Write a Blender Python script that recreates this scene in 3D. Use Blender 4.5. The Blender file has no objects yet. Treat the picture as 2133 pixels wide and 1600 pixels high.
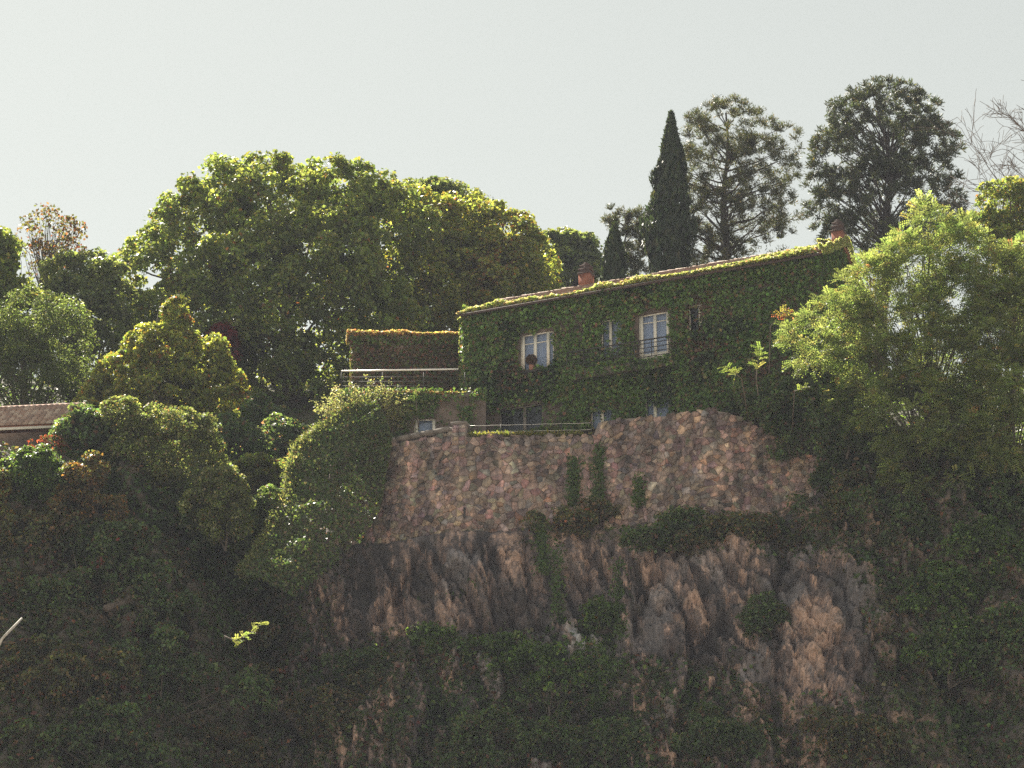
import bpy, math, random
import numpy as np
from mathutils import Vector

# ------------------------------------------------------------------ camera, sky, sun, exposure
S = bpy.context.scene
COL = S.collection
PITCH = math.radians(22.5)
FOC = 6000.0                                   # focal length in photo pixels (2133 wide)
CAMZ = 1.7
cam_d = bpy.data.cameras.new('camera')
cam = bpy.data.objects.new('camera', cam_d); COL.objects.link(cam)
cam.location = (0, 0, CAMZ); cam.rotation_euler = (math.pi / 2 + PITCH, 0, 0)
cam_d.sensor_width = 36; cam_d.sensor_fit = 'HORIZONTAL'; cam_d.lens = 36 * FOC / 2133
cam_d.clip_start = 0.5; cam_d.clip_end = 9000
S.camera = cam

SUN_EL = math.radians(52); SUN_AZ = math.radians(-26)      # azimuth from +Y, positive to the right
W = bpy.data.worlds.new('World'); S.world = W; W.use_nodes = True
nt = W.node_tree; bg = nt.nodes['Background']
sky = nt.nodes.new('ShaderNodeTexSky'); sky.sky_type = 'NISHITA'; sky.sun_disc = False
sky.sun_elevation = SUN_EL; sky.sun_rotation = SUN_AZ
sky.air_density = 1.5; sky.dust_density = 0.4; sky.ozone_density = 0.0; sky.altitude = 200
hsv = nt.nodes.new('ShaderNodeHueSaturation'); hsv.inputs['Saturation'].default_value = 0.34          # milky, hazy air
wm = nt.nodes.new('ShaderNodeMix'); wm.data_type = 'RGBA'; wm.blend_type = 'MULTIPLY'; wm.inputs[0].default_value = 1.0; wm.inputs[7].default_value = (0.93, 0.905, 0.775, 1)
nt.links.new(sky.outputs[0], hsv.inputs['Color']); nt.links.new(hsv.outputs[0], wm.inputs[6]); nt.links.new(wm.outputs[2], bg.inputs[0]); bg.inputs[1].default_value = 0.05
sd = bpy.data.lights.new('sun', 'SUN'); sun = bpy.data.objects.new('sun', sd); COL.objects.link(sun)
sd.energy = 5.0; sd.angle = math.radians(0.5); sd.color = (1, 0.93, 0.80)
sdir = Vector((math.sin(SUN_AZ) * math.cos(SUN_EL), math.cos(SUN_AZ) * math.cos(SUN_EL), math.sin(SUN_EL)))
sun.rotation_euler = sdir.to_track_quat('Z', 'Y').to_euler(); sun.location = (-30, 60, 120)
S.view_settings.view_transform = 'Standard'; S.view_settings.look = 'None'
S.view_settings.gamma = 1; S.view_settings.use_curve_mapping = False
S.view_settings.exposure = 1.45
S.cycles.use_denoising = False                 # fine grain instead of smeared leaves

# ------------------------------------------------------------------ helpers
V = lambda *a: np.array(a, float)
FW = V(0, math.cos(PITCH), math.sin(PITCH)); UPV = V(0, -math.sin(PITCH), math.cos(PITCH)); RT = V(1, 0, 0)
C0 = V(0, 0, CAMZ)
def ray(px, py): return FW * FOC + RT * (px - 1066.5) + UPV * (800 - py)
def at(px, py, Y):
    d = ray(px, py); return C0 + d * (Y / d[1])
def atz(px, py, z):
    d = ray(px, py); return C0 + d * ((z - CAMZ) / d[2])
def scl(Y): return Y / math.cos(PITCH) / FOC                 # metres per photo pixel
HAZE = 0.00026                                  # extinction of the valley air, per metre
rng = np.random.default_rng(7)
random.seed(7)
def unit(a): return a / np.maximum(np.linalg.norm(a, axis=-1, keepdims=True), 1e-9)
def randdir(n, r=None):
    r = r or rng
    return unit(r.normal(size=(n, 3)))

def _hash(ix, iy, iz, seed):
    h = (ix * 374761393 + iy * 668265263 + iz * 2147483647 + seed * 1274126177) & 0xFFFFFFFF
    h = ((h ^ (h >> 13)) * 1274126177) & 0xFFFFFFFF
    h = ((h ^ (h >> 16)) * 2246822519) & 0xFFFFFFFF
    return ((h ^ (h >> 15)) & 0xFFFFFF) / float(0xFFFFFF)
def vnoise(p, seed=0):
    i = np.floor(p).astype(np.int64); f = p - i; f = f * f * f * (f * (f * 6 - 15) + 10)
    o = 0
    for dx in (0, 1):
        for dy in (0, 1):
            for dz in (0, 1):
                w = (f[:, 0] if dx else 1 - f[:, 0]) * (f[:, 1] if dy else 1 - f[:, 1]) * (f[:, 2] if dz else 1 - f[:, 2])
                o = o + w * _hash(i[:, 0] + dx, i[:, 1] + dy, i[:, 2] + dz, seed)
    return o * 2 - 1
def fbm(p, octv=4, seed=0, gain=0.5):
    a, o, t = 1.0, 0, 0
    for k in range(octv):
        o = o + a * vnoise(p * 2 ** k + k * 17.3, seed + k); t += a; a *= gain
    return o / t
def cells(p2, seed=0):
    """2-D cellular: returns (F1, F2, random id, vector to centre)"""
    i = np.floor(p2).astype(np.int64); n = len(p2)
    d1 = np.full(n, 9.0); d2 = np.full(n, 9.0); rid = np.zeros(n); vx = np.zeros((n, 2)); 
    for dx in (-1, 0, 1):
        for dy in (-1, 0, 1):
            cx, cy = i[:, 0] + dx, i[:, 1] + dy; z = np.zeros_like(cx)
            c = np.stack([cx + _hash(cx, cy, z, seed), cy + _hash(cx, cy, z + 1, seed)], 1)
            v = p2 - c; d = np.hypot(v[:, 0], v[:, 1])
            m = d < d1
            d2 = np.where(m, d1, np.minimum(d2, d)); rid = np.where(m, _hash(cx, cy, z + 2, seed), rid)
            vx[m] = v[m]; d1 = np.where(m, d, d1)
    return d1, d2, rid, vx

def link(o, parent=None):
    COL.objects.link(o)
    if parent is not None: o.parent = parent
    return o
def tag(o, label=None, cat=None, group=None, kind=None):
    if label: o['label'] = label
    if cat: o['category'] = cat
    if group: o['group'] = group
    if kind: o['kind'] = kind
    return o
def empty(name, loc, label, cat, group=None):
    o = bpy.data.objects.new(name, None); o.location = tuple(loc); o.empty_display_size = 0.3
    link(o); tag(o, label, cat, group); return o
def fmesh(name, verts, faces, mat, tint=None, smooth=False):
    """verts (n,3); faces (m,k) int array or list of lists; tint (m,3) face colours"""
    me = bpy.data.meshes.new(name)
    verts = np.asarray(verts, np.float32)
    me.vertices.add(len(verts)); me.vertices.foreach_set('co', verts.ravel())
    if isinstance(faces, np.ndarray):
        m, k = faces.shape; flat = faces.ravel(); start = np.arange(m) * k
    else:
        m = len(faces); flat = np.array([i for f in faces for i in f]); ln = np.array([len(f) for f in faces])
        start = np.concatenate([[0], np.cumsum(ln)[:-1]])
    me.loops.add(len(flat)); me.loops.foreach_set('vertex_index', flat.astype(np.int32))
    me.polygons.add(m); me.polygons.foreach_set('loop_start', start.astype(np.int32))
    me.update(calc_edges=True); me.validate()
    if smooth: me.polygons.foreach_set('use_smooth', np.ones(len(me.polygons), bool))
    if tint is not None and len(me.polygons) == m:
        a = me.attributes.new('tint', 'FLOAT_COLOR', 'FACE')
        a.data.foreach_set('color', np.concatenate([tint, np.ones((m, 1))], 1).astype(np.float32).ravel())
    me.materials.append(mat)
    return me
def mobj(name, verts, faces, mat, parent=None, tint=None, smooth=False, origin=None):
    if origin is not None: verts = np.asarray(verts) - np.asarray(origin)
    o = bpy.data.objects.new(name, fmesh(name, verts, faces, mat, tint, smooth))
    return link(o, parent)

class MB:
    """collects boxes, bars and tubes into one mesh"""
    def __init__(s): s.v = []; s.f = []
    def poly(s, pts, faces):
        b = len(s.v); s.v += [tuple(p) for p in pts]; s.f += [[b + i for i in f] for f in faces]
    def box(s, o, a, b, c):
        o, a, b, c = map(lambda t: np.asarray(t, float), (o, a, b, c))
        if np.dot(np.cross(a, b), c) < 0: a, b = b, a
        p = [o, o + a, o + a + b, o + b, o + c, o + a + c, o + a + b + c, o + b + c]
        s.poly(p, [[0, 3, 2, 1], [4, 5, 6, 7], [0, 1, 5, 4], [1, 2, 6, 5], [2, 3, 7, 6], [3, 0, 4, 7]])
    def tube(s, pts, rad, n=6):
        pts = np.asarray(pts, float); rad = np.broadcast_to(rad, (len(pts),))
        b = len(s.v); t = unit(np.gradient(pts, axis=0))
        for p, d, r in zip(pts, t, rad):
            h = V(0, 0, 1) if abs(d[2]) < 0.9 else V(1, 0, 0)
            x = unit(np.cross(d, h)); y = np.cross(d, x)
            for k in range(n):
                a = 2 * math.pi * k / n; s.v.append(tuple(p + r * (math.cos(a) * x + math.sin(a) * y)))
        for i in range(len(pts) - 1):
            for k in range(n):
                q = b + i * n; s.f.append([q + k, q + (k + 1) % n, q + n + (k + 1) % n, q + n + k])
        s.f.append([b + k for k in range(n)][::-1]); s.f.append([b + (len(pts) - 1) * n + k for k in range(n)])
    def build(s, name, mat, parent=None, origin=None, smooth=False):
        return mobj(name, np.array(s.v), s.f, mat, parent, origin=origin, smooth=smooth)

# ------------------------------------------------------------------ materials
def newmat(name):
    m = bpy.data.materials.new(name); m.use_nodes = True
    n = m.node_tree.nodes; l = m.node_tree.links
    return m, n, l, n['Principled BSDF']
def ramp(n, stops):
    r = n.new('ShaderNodeValToRGB'); e = r.color_ramp.elements
    while len(e) < len(stops): e.new(0.5)
    for q, (p, c) in zip(e, stops): q.position = p; q.color = (*c, 1)
    return r
def noise_node(n, l, scale, detail=4, rough=0.6, stretch=None, rot=None):
    tc = n.new('ShaderNodeTexCoord'); t = n.new('ShaderNodeTexNoise')
    t.inputs['Scale'].default_value = scale; t.inputs['Detail'].default_value = detail; t.inputs['Roughness'].default_value = rough
    mp = n.new('ShaderNodeMapping'); l.new(tc.outputs['Object'], mp.inputs[0]); l.new(mp.outputs[0], t.inputs['Vector'])
    if stretch: mp.inputs['Scale'].default_value = stretch
    if rot: mp.inputs['Rotation'].default_value = rot
    return t
def mixc(n, l, fac, a, b, mode='MIX'):
    m = n.new('ShaderNodeMix'); m.data_type = 'RGBA'; m.blend_type = mode
    for s, v in ((0, fac), (6, a), (7, b)):
        if isinstance(v, (int, float)): m.inputs[s].default_value = v
        elif isinstance(v, tuple): m.inputs[s].default_value = (*v, 1)
        else: l.new(v, m.inputs[s])
    return m.outputs[2]
def bump(n, l, p, h, strength=0.5, dist=0.05):
    b = n.new('ShaderNodeBump'); b.inputs['Strength'].default_value = strength; b.inputs['Distance'].default_value = dist
    l.new(h, b.inputs['Height']); l.new(b.outputs[0], p.inputs['Normal'])
def plain(name, stops, scale=6, rough=0.8, stretch=None, bstr=0.3, bd=0.02, metal=0.0):
    m, n, l, p = newmat(name); t = noise_node(n, l, scale, 5, 0.6, stretch)
    r = ramp(n, stops); l.new(t.outputs[0], r.inputs[0]); l.new(r.outputs[0], p.inputs['Base Color'])
    p.inputs['Roughness'].default_value = rough; p.inputs['Metallic'].default_value = metal
    bump(n, l, p, t.outputs[0], bstr, bd); return m

def leaf_mat(name, trans=0.5, rough=0.45, tcol=(3.3, 3.0, 1.5), spec=0.4):
    m, n, l, p = newmat(name)
    a = n.new('ShaderNodeAttribute'); a.attribute_name = 'tint'
    l.new(a.outputs['Color'], p.inputs['Base Color']); p.inputs['Roughness'].default_value = rough
    p.inputs['Specular IOR Level'].default_value = spec
    tr = n.new('ShaderNodeBsdfTranslucent'); l.new(mixc(n, l, 1.0, a.outputs['Color'], tcol, 'MULTIPLY'), tr.inputs[0])
    mx = n.new('ShaderNodeMixShader'); mx.inputs[0].default_value = trans
    l.new(p.outputs[0], mx.inputs[1]); l.new(tr.outputs[0], mx.inputs[2]); l.new(mx.outputs[0], n['Material Output'].inputs[0])
    return m
M = {}
M['leaf'] = leaf_mat('broad_leaf')
M['leaf_thin'] = leaf_mat('thin_leaf', 0.55, 0.5, (2.3, 2.25, 1.3), 0.25)
M['needle'] = leaf_mat('needle_leaf', 0.3, 0.55, (2.0, 1.9, 1.0), 0.3)
M['ivy'] = leaf_mat('ivy_leaf', 0.4, 0.42, (2.3, 2.3, 1.2), 0.22)
M['bark'] = plain('bark', [(0.3, (0.05, 0.04, 0.032)), (0.7, (0.13, 0.105, 0.085))], 8, 0.9, (1, 1, 0.25), 0.6, 0.03)
M['bark_dark'] = plain('bark_dark', [(0.3, (0.035, 0.03, 0.027)), (0.7, (0.08, 0.065, 0.055))], 8, 0.9, (1, 1, 0.25), 0.6, 0.03)
M['twig'] = plain('twig', [(0.3, (0.10, 0.075, 0.06)), (0.7, (0.2, 0.16, 0.13))], 10, 0.9)
M['soil'] = plain('soil', [(0.3, (0.05, 0.045, 0.03)), (0.55, (0.085, 0.075, 0.045)), (0.75, (0.07, 0.085, 0.035))], 1.2, 0.95)
M['plaster'] = plain('house_plaster', [(0.34, (0.075, 0.06, 0.052)), (0.5, (0.13, 0.10, 0.085)), (0.66, (0.20, 0.155, 0.13))], 1.8, 0.9)
M['white'] = plain('white_paint', [(0.3, (0.66, 0.62, 0.54)), (0.7, (0.80, 0.77, 0.70))], 5, 0.55, bstr=0.1)
M['iron'] = plain('dark_iron', [(0.3, (0.02, 0.02, 0.022)), (0.7, (0.05, 0.045, 0.042))], 14, 0.6)
M['steel'] = plain('pale_steel', [(0.3, (0.55, 0.53, 0.50)), (0.7, (0.70, 0.68, 0.64))], 8, 0.4, bstr=0.05)
M['white_tube'] = plain('white_enamel', [(0.3, (0.78, 0.76, 0.72)), (0.7, (0.82, 0.80, 0.77))], 4, 0.32, bstr=0.02)
M['pane_backing'] = plain('pane_backing', [(0.35, (0.42, 0.52, 0.80)), (0.65, (0.58, 0.67, 0.88))], 3, 0.9, (3, 3, 0.3))  # sheet behind the glass, its blue painted in for reflected sky
M['dark_room'] = plain('dark_room', [(0.3, (0.03, 0.03, 0.035)), (0.7, (0.05, 0.05, 0.055))], 2, 0.9)
M['concrete'] = plain('concrete', [(0.3, (0.14, 0.125, 0.11)), (0.7, (0.24, 0.21, 0.19))], 3, 0.9)
M['terracotta'] = plain('terracotta', [(0.3, (0.20, 0.09, 0.055)), (0.7, (0.34, 0.16, 0.10))], 9, 0.85)
M['ash'] = plain('sooty_clay', [(0.3, (0.045, 0.035, 0.035)), (0.7, (0.12, 0.075, 0.065))], 9, 0.85)
M['grey_pole'] = plain('weathered_wood', [(0.3, (0.35, 0.32, 0.28)), (0.7, (0.55, 0.51, 0.45))], 9, 0.8, (1, 1, 0.2))

def glass_mat():
    m, n, l, p = newmat('window_glass')
    p.inputs['Base Color'].default_value = (0.02, 0.025, 0.03, 1); p.inputs['Roughness'].default_value = 0.04; p.inputs['IOR'].default_value = 2.1
    tr = n.new('ShaderNodeBsdfTransparent'); tr.inputs[0].default_value = (0.9, 0.94, 0.97, 1)
    mx = n.new('ShaderNodeMixShader'); mx.inputs[0].default_value = 0.72
    l.new(p.outputs[0], mx.inputs[1]); l.new(tr.outputs[0], mx.inputs[2]); l.new(mx.outputs[0], n['Material Output'].inputs[0]); return m
M['glass'] = glass_mat()
def tint_mat(name, rough, nscale, amt, bstr, bd, stain=0.0):
    m, n, l, p = newmat(name); a = n.new('ShaderNodeAttribute'); a.attribute_name = 'tint'
    t = noise_node(n, l, nscale, 6, 0.65); r = ramp(n, [(0.3, (1 - amt,) * 3), (0.7, (1 + amt * 0.6,) * 3)])
    l.new(t.outputs[0], r.inputs[0]); l.new(mixc(n, l, 1.0, a.outputs['Color'], r.outputs[0], 'MULTIPLY'), p.inputs['Base Color'])
    if stain:                                              # weathering that runs across the stones
        g = n.new('ShaderNodeNewGeometry'); t2 = n.new('ShaderNodeTexNoise'); mp = n.new('ShaderNodeMapping'); mp.inputs['Scale'].default_value = (1.3, 1.3, 0.4)
        t2.inputs['Scale'].default_value = 0.8; t2.inputs['Detail'].default_value = 7; t2.inputs['Roughness'].default_value = 0.7
        l.new(g.outputs['Position'], mp.inputs[0]); l.new(mp.outputs[0], t2.inputs['Vector']); r2 = ramp(n, [(0.38, (0.36, 0.35, 0.36)), (0.48, (0.80, 0.78, 0.78)), (0.55, (1.2, 1.13, 1.08)), (0.64, (1.9, 1.7, 1.55))]); l.new(t2.outputs[0], r2.inputs[0])
        l.new(mixc(n, l, 1.0, p.inputs['Base Color'].links[0].from_socket, r2.outputs[0], 'MULTIPLY'), p.inputs['Base Color'])
    p.inputs['Roughness'].default_value = rough; bump(n, l, p, t.outputs[0], bstr, bd); return m
M['stone'] = tint_mat('wall_stone', 0.9, 4, 0.55, 1.0, 0.07, 0.5)
M['tile'] = tint_mat('roof_tile', 0.85, 9, 0.35, 0.3, 0.02)
M['mortar'] = plain('old_mortar', [(0.3, (0.17, 0.135, 0.115)), (0.55, (0.34, 0.265, 0.225)), (0.75, (0.20, 0.19, 0.14))], 1.1, 0.95, None, 0.6, 0.04)
def brick_mat(name, c1, c2, mortar, sc):
    m, n, l, p = newmat(name); tc = n.new('ShaderNodeTexCoord'); mp = n.new('ShaderNodeMapping'); b = n.new('ShaderNodeTexBrick')
    mp.inputs['Rotation'].default_value = (math.pi / 2, 0, 0)
    l.new(tc.outputs['Object'], mp.inputs[0]); l.new(mp.outputs[0], b.inputs[0])
    b.inputs['Color1'].default_value = (*c1, 1); b.inputs['Color2'].default_value = (*c2, 1); b.inputs['Mortar'].default_value = (*mortar, 1)
    b.inputs['Scale'].default_value = sc; b.inputs['Mortar Size'].default_value = 0.012
    t = noise_node(n, l, 4, 5); r = ramp(n, [(0.3, (0.65,) * 3), (0.7, (1.2,) * 3)]); l.new(t.outputs[0], r.inputs[0])
    l.new(mixc(n, l, 1.0, b.outputs[0], r.outputs[0], 'MULTIPLY'), p.inputs['Base Color'])
    p.inputs['Roughness'].default_value = 0.9; bump(n, l, p, b.outputs['Fac'], -0.4, 0.01); return m
M['brick'] = brick_mat('chimney_brick', (0.36, 0.13, 0.075), (0.27, 0.09, 0.055), (0.26, 0.19, 0.15), 4.2)
M['brown_brick'] = brick_mat('brown_brick', (0.17, 0.12, 0.09), (0.13, 0.095, 0.075), (0.16, 0.13, 0.11), 3.2)

def rock_mat():
    m, n, l, p = newmat('cliff_rock'); at_ = n.new('ShaderNodeAttribute'); at_.attribute_name = 'tint'
    c = noise_node(n, l, 5.0, 9, 0.75, (1.2, 1.2, 0.7), (0, math.radians(14), 0)); rc = ramp(n, [(0.34, (0.4,) * 3), (0.47, (0.85,) * 3), (0.56, (1.1,) * 3), (0.66, (1.5,) * 3)]); l.new(c.outputs[0], rc.inputs[0])
    base = mixc(n, l, 1.0, at_.outputs['Color'], rc.outputs[0], 'MULTIPLY')
    d = noise_node(n, l, 1.9, 8, 0.75); mr = ramp(n, [(0.54, (0, 0, 0)), (0.62, (1, 1, 1))]); l.new(d.outputs[0], mr.inputs[0])
    mf = n.new('ShaderNodeMath'); mf.operation = 'MULTIPLY'; mf.inputs[1].default_value = 0.6; l.new(mr.outputs[0], mf.inputs[0])
    base = mixc(n, l, mf.outputs[0], base, (0.06, 0.06, 0.04))             # moss and lichen
    l.new(base, p.inputs['Base Color']); p.inputs['Roughness'].default_value = 0.92
    bump(n, l, p, c.outputs[0], 0.8, 0.06); return m
M['rock'] = rock_mat()

# ------------------------------------------------------------------ leaf cards
def pick(pal, n, jit=0.25, r=None):
    r = r or rng
    w = np.array([q[1] for q in pal], float); c = np.array([q[0] for q in pal], float)
    k = r.choice(len(pal), n, p=w / w.sum())
    return np.clip(c[k] * np.exp(r.normal(0, jit, (n, 1))) * np.exp(r.normal(0, 0.07, (n, 3))), 0.004, 0.85)
def leaf_arrays(cen, nrm, axis, size, aspect=0.75, fold=0.12, off=0):
    n = len(cen); size = np.broadcast_to(size, (n,))[:, None]
    nrm = unit(nrm); axis = unit(axis - nrm * (axis * nrm).sum(1, keepdims=True)); b = np.cross(nrm, axis)
    v = np.empty((n, 4, 3))
    v[:, 0] = cen - axis * size * 0.5; v[:, 2] = cen + axis * size * 0.5
    v[:, 1] = cen + b * size * aspect * 0.5 + nrm * size * fold; v[:, 3] = cen - b * size * aspect * 0.5 + nrm * size * fold
    return v.reshape(-1, 3), np.arange(n * 4).reshape(n, 4)
def leaves(name, cen, nrm, axis, size, tint, mat, parent=None, aspect=0.75, fold=0.12, origin=(0, 0, 0)):
    v, f = leaf_arrays(np.asarray(cen), nrm, axis, size, aspect, fold)
    return mobj(name, v, f, mat, parent, tint=tint, origin=origin)

def lobes_px(lst, Y, depth=0.9):
    """lobe list (px, py, rx px, ry px[, dY]) -> world ellipsoids (centre, radii)"""
    out = []
    for q in lst:
        px, py, rx, ry = q[:4]; dy = q[4] if len(q) > 4 else 0
        s = scl(Y + dy); out.append((at(px, py, Y + dy), V(rx * s, min(rx, ry * 1.3) * s * depth, ry * s / math.cos(PITCH) * 0.97)))
    return out
def clump_centres(lobes, n, rmin=0.6, rmax=1.04, upper=0.15, r=None):
    r = r or rng
    area = np.array([q[1][0] * q[1][2] + q[1][0] * q[1][1] for q in lobes]); k = r.choice(len(lobes), n * 3, p=area / area.sum())
    c = np.array([q[0] for q in lobes])[k]; R = np.array([q[1] for q in lobes])[k]
    d = randdir(n * 3, r); d[:, 2] += upper; d = unit(d)
    rad = rmin + (rmax - rmin) * r.random((n * 3, 1)) ** 0.6
    p = c + d * R * rad
    keep = np.ones(n * 3, bool)
    for cc, RR in lobes:
        q = np.linalg.norm((p - cc) / RR, axis=1); keep &= ~((q < 0.6) & (r.random(n * 3) < 0.85))
    p = p[keep][:n]; d = d[keep][:n]
    return p, d
def clump_leaves(cc, cd, per, cr, lsize, r=None, up=0.55, flat=0.75, out=0.5, jitter=0.75, droop=0.5):
    r = r or rng
    n = len(cc); k = np.repeat(np.arange(n), per); m = len(k)
    rad = cr * r.uniform(0.6, 1.35, n)
    d = randdir(m, r) + cd[k] * out + V(0, 0, up * 0.6); d = unit(d)
    p = cc[k] + d * (rad[k] * r.uniform(0.35, 1.05, m) ** 0.7)[:, None] * V(1, 1, flat)
    nr = unit(d * 0.6 + V(0, 0, up) + r.normal(0, jitter, (m, 3)))
    ax = unit(d * 0.7 + r.normal(0, 0.7, (m, 3)) - V(0, 0, droop))
    sz = lsize * r.uniform(0.65, 1.3, m)
    return p, nr, ax, sz, k
def limb(a, b, sag=0.15, n=6, wob=0.12, r=None):
    r = r or rng
    t = np.linspace(0, 1, n)[:, None]; a = np.asarray(a, float); b = np.asarray(b, float); L = np.linalg.norm(b - a)
    m = a + (b - a) * 0.45 + V(0, 0, sag * L)
    p = a * (1 - t) ** 2 + 2 * m * t * (1 - t) + b * t ** 2
    w = r.normal(0, wob * L / n * 0.8, (n, 3)); w[0] = 0; w[-1] = 0
    return p + w
def autumn(p, pal_tint, amt, col, freq=0.5, seed=3, thr=0.25):
    """patches of turning leaves with a shape of their own"""
    s = fbm(p * freq, 3, seed); m = np.clip((s - thr) * 5, 0, 1) * amt; m = (rng.random(len(p)) < m)
    pal_tint[m] = pick([(col, 1)], int(m.sum()), 0.3); return pal_tint

def tree(name, label, lobes, base, pal, n_clump=200, per=150, cr=0.7, lsize=0.2, mat='leaf', trunk_r=0.3, limbs=36, group=None, cat='tree',
         upper=0.15, rmin=0.6, seed=None, red=None, bark='bark', aspect=0.8, crown='crown', stem='trunk', flat=0.75, droop=0.5, up=0.55, extra=None, rmax=1.04):
    r = np.random.default_rng(seed if seed is not None else random.randrange(10 ** 6))
    base = np.asarray(base, float); t = empty(name, base, label, cat, group)
    cc, cd = clump_centres(lobes, n_clump, rmin, rmax, upper, r)
    p, nr, ax, sz, k = clump_leaves(cc, cd, per, cr, lsize, r, flat=flat, droop=droop, up=up)
    tint = pick(pal, len(p), 0.28, r)
    ctint = np.exp(r.normal(0, 0.16, (len(cc), 1)))[k]; tint = np.clip(tint * ctint, 0.004, 0.8)
    if red: tint = autumn(p, tint, red[1], red[0], red[2] if len(red) > 2 else 0.5, 5, red[3] if len(red) > 3 else 0.25)
    leaves(crown, p, nr, ax, sz, tint, M[mat], t, aspect, origin=base)
    mb = MB(); cen = np.mean([q[0] for q in lobes], axis=0); top = max(q[0][2] + q[1][2] * 0.4 for q in lobes)
    tp = V(cen[0], cen[1], top); tr = limb(base - V(0, 0, 0.4), tp, 0.0, 9, 0.25, r)
    mb.tube(tr, np.linspace(trunk_r, trunk_r * 0.18, 9), 8)
    idx = r.choice(len(cc), min(limbs, len(cc)), replace=False)
    for i in idx:
        q = cc[i]; f = np.clip((q[2] - base[2]) / max(top - base[2], 0.1) - 0.3, 0.12, 0.85)
        a = tr[int(f * 8)]; mb.tube(limb(a, q, 0.1, 6, 0.2, r), np.linspace(trunk_r * 0.38 * (1 - f * 0.5), trunk_r * 0.06, 6), 5)
    mb.build(stem, M[bark], t, base, True)
    return t

# ------------------------------------------------------------------ terrain
def sstep(a, b, x): t = np.clip((x - a) / (b - a), 0, 1); return t * t * (3 - 2 * t)
LX = [-160, -40, -23, -16, -13, -11, -9.3, -6.4, -2.4, 3.9, 8.8, 11.5, 14, 20, 40, 160]
LY = [119, 119, 119, 120, 122.5, 125, 123.2, 121.9, 119.8, 119.4, 117.4, 117.4, 116.6, 115.2, 113, 113]
LZ = [47, 47, 47.5, 47.5, 46.6, 46.6, 46.2, 44.5, 44.4, 44.3, 44.0, 44.0, 45.6, 47, 47, 47]
ylip = lambda x: np.interp(x, LX, LY)
zlip = lambda x: np.interp(x, LX, LZ)
DZ = [0, 0.35, 3, 8, 14, 20, 47]; GG = [0, 0.85, 1.9, 3.9, 6.6, 9.6, 46]
def ycliff(x, z): return ylip(x) - np.interp(zlip(x) - z, DZ, GG)
PADZ = 49.2
def hill(x, y):
    x = np.asarray(x, float); y = np.asarray(y, float)
    zl = CAMZ + np.minimum(y, 160) * np.tan(np.radians(20.9 + 1.7 * sstep(130, 154, y))) + np.clip(y - 160, 0, 45) * 0.12
    zl = zl - np.clip(y - 215, 0, 1000) * 0.22
    pad = sstep(-9.6, -8.0, x)
    zp = PADZ * (1 - sstep(129, 143, y)) + zl * sstep(129, 143, y)
    wz = sstep(-8.2, -7.4, x) * (1 - sstep(12.6, 13.4, x))
    start = zlip(x) * (1 - wz) + PADZ * wz
    tgt = zl * (1 - pad) + zp * pad
    k = sstep(0, 4.5, y - ylip(x))
    return start * (1 - k) + tgt * k

# valley floor
def sheet(name, xs, ys, zf, mat, smooth=True):
    X, Y = np.meshgrid(xs, ys); Z = zf(X.ravel(), Y.ravel())
    v = np.stack([X.ravel(), Y.ravel(), Z], 1); w = len(xs); i = np.arange(len(xs) - 1)[None, :] + np.arange(len(ys) - 1)[:, None] * w
    f = np.stack([i, i + 1, i + w + 1, i + w], -1).reshape(-1, 4)
    return v, f
gx = np.concatenate([[-3000, -1200, -500], np.linspace(-250, 250, 41), [500, 1200, 3000]])
gy = np.concatenate([[-3000, -1200, -400, -100], np.linspace(-50, 80, 22), [200, 600, 1500, 3000]])
v, f = sheet('ground', gx, gy, lambda x, y: 0.25 * fbm(np.stack([x * 0.05, y * 0.05, x * 0], 1), 2) - 0.2, None)
M['valley'] = plain('pale_valley_ground', [(0.3, (0.30, 0.26, 0.22)), (0.7, (0.40, 0.35, 0.29))], 0.2, 0.95)  # out of view, pale tone chosen to bounce warm light upward
ground = mobj('ground', v, f, M['valley'], smooth=True); tag(ground, kind='structure')

# the cliff: a finely divided sheet, fractured into steep slabs
cx = np.concatenate([np.linspace(-150, -30, 40), np.arange(-29.9, -11, 0.2), np.arange(-11, 18, 0.085), np.arange(18, 29.9, 0.2), np.linspace(30, 150, 40)])
tt = np.concatenate([np.linspace(47.5, 22, 22)[:-1], np.arange(22, 17, -0.35), np.arange(17, 13.5, -0.17), np.arange(13.5, 0, -0.088), [0.0]])     # depth below the lip
Xg, Tg = np.meshgrid(cx, tt); zz = np.maximum(zlip(Xg) - Tg, -0.4); Yg = ycliff(Xg, zz)
P3 = np.stack([Xg.ravel(), Yg.ravel(), zz.ravel()], 1)
flat2 = np.stack([P3[:, 0], P3[:, 2]], 1)
warp = np.stack([fbm(P3 * 0.35, 3, 11), fbm(P3 * 0.35, 3, 12)], 1)
sh = 0.22 + 0.12 * np.clip(P3[:, 0] / 15, -0.6, 1)                       # the slabs lean more to the right
q = np.stack([flat2[:, 0] + sh * flat2[:, 1], flat2[:, 1] * 0.5], 1) + warp * V(0.5, 0.35)
def facets(sc, seed, amp, slope):
    """broken plane facets: every cell has its own offset and tilt"""
    d1, d2, rid, vec = cells(q / sc + seed * 3.1, seed); k = (rid * 1e6).astype(np.int64); z0 = k * 0
    gxx, gyy = _hash(k, z0, z0, seed + 1) - 0.5, _hash(k, z0 + 1, z0, seed + 2) - 0.62
    return amp * (rid - 0.5) + slope * sc * (vec[:, 0] * gxx * 1.3 + vec[:, 1] * gyy * 1.6), d2 - d1, rid
f1, c1, rid1 = facets(2.6, 21, 0.75, 0.55); f2, c2, rid2 = facets(1.1, 22, 0.42, 0.8); f3, c3, rid3 = facets(0.36, 23, 0.22, 1.2)
f4, c4, rid4 = facets(0.2, 24, 0.09, 0.9)
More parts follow.
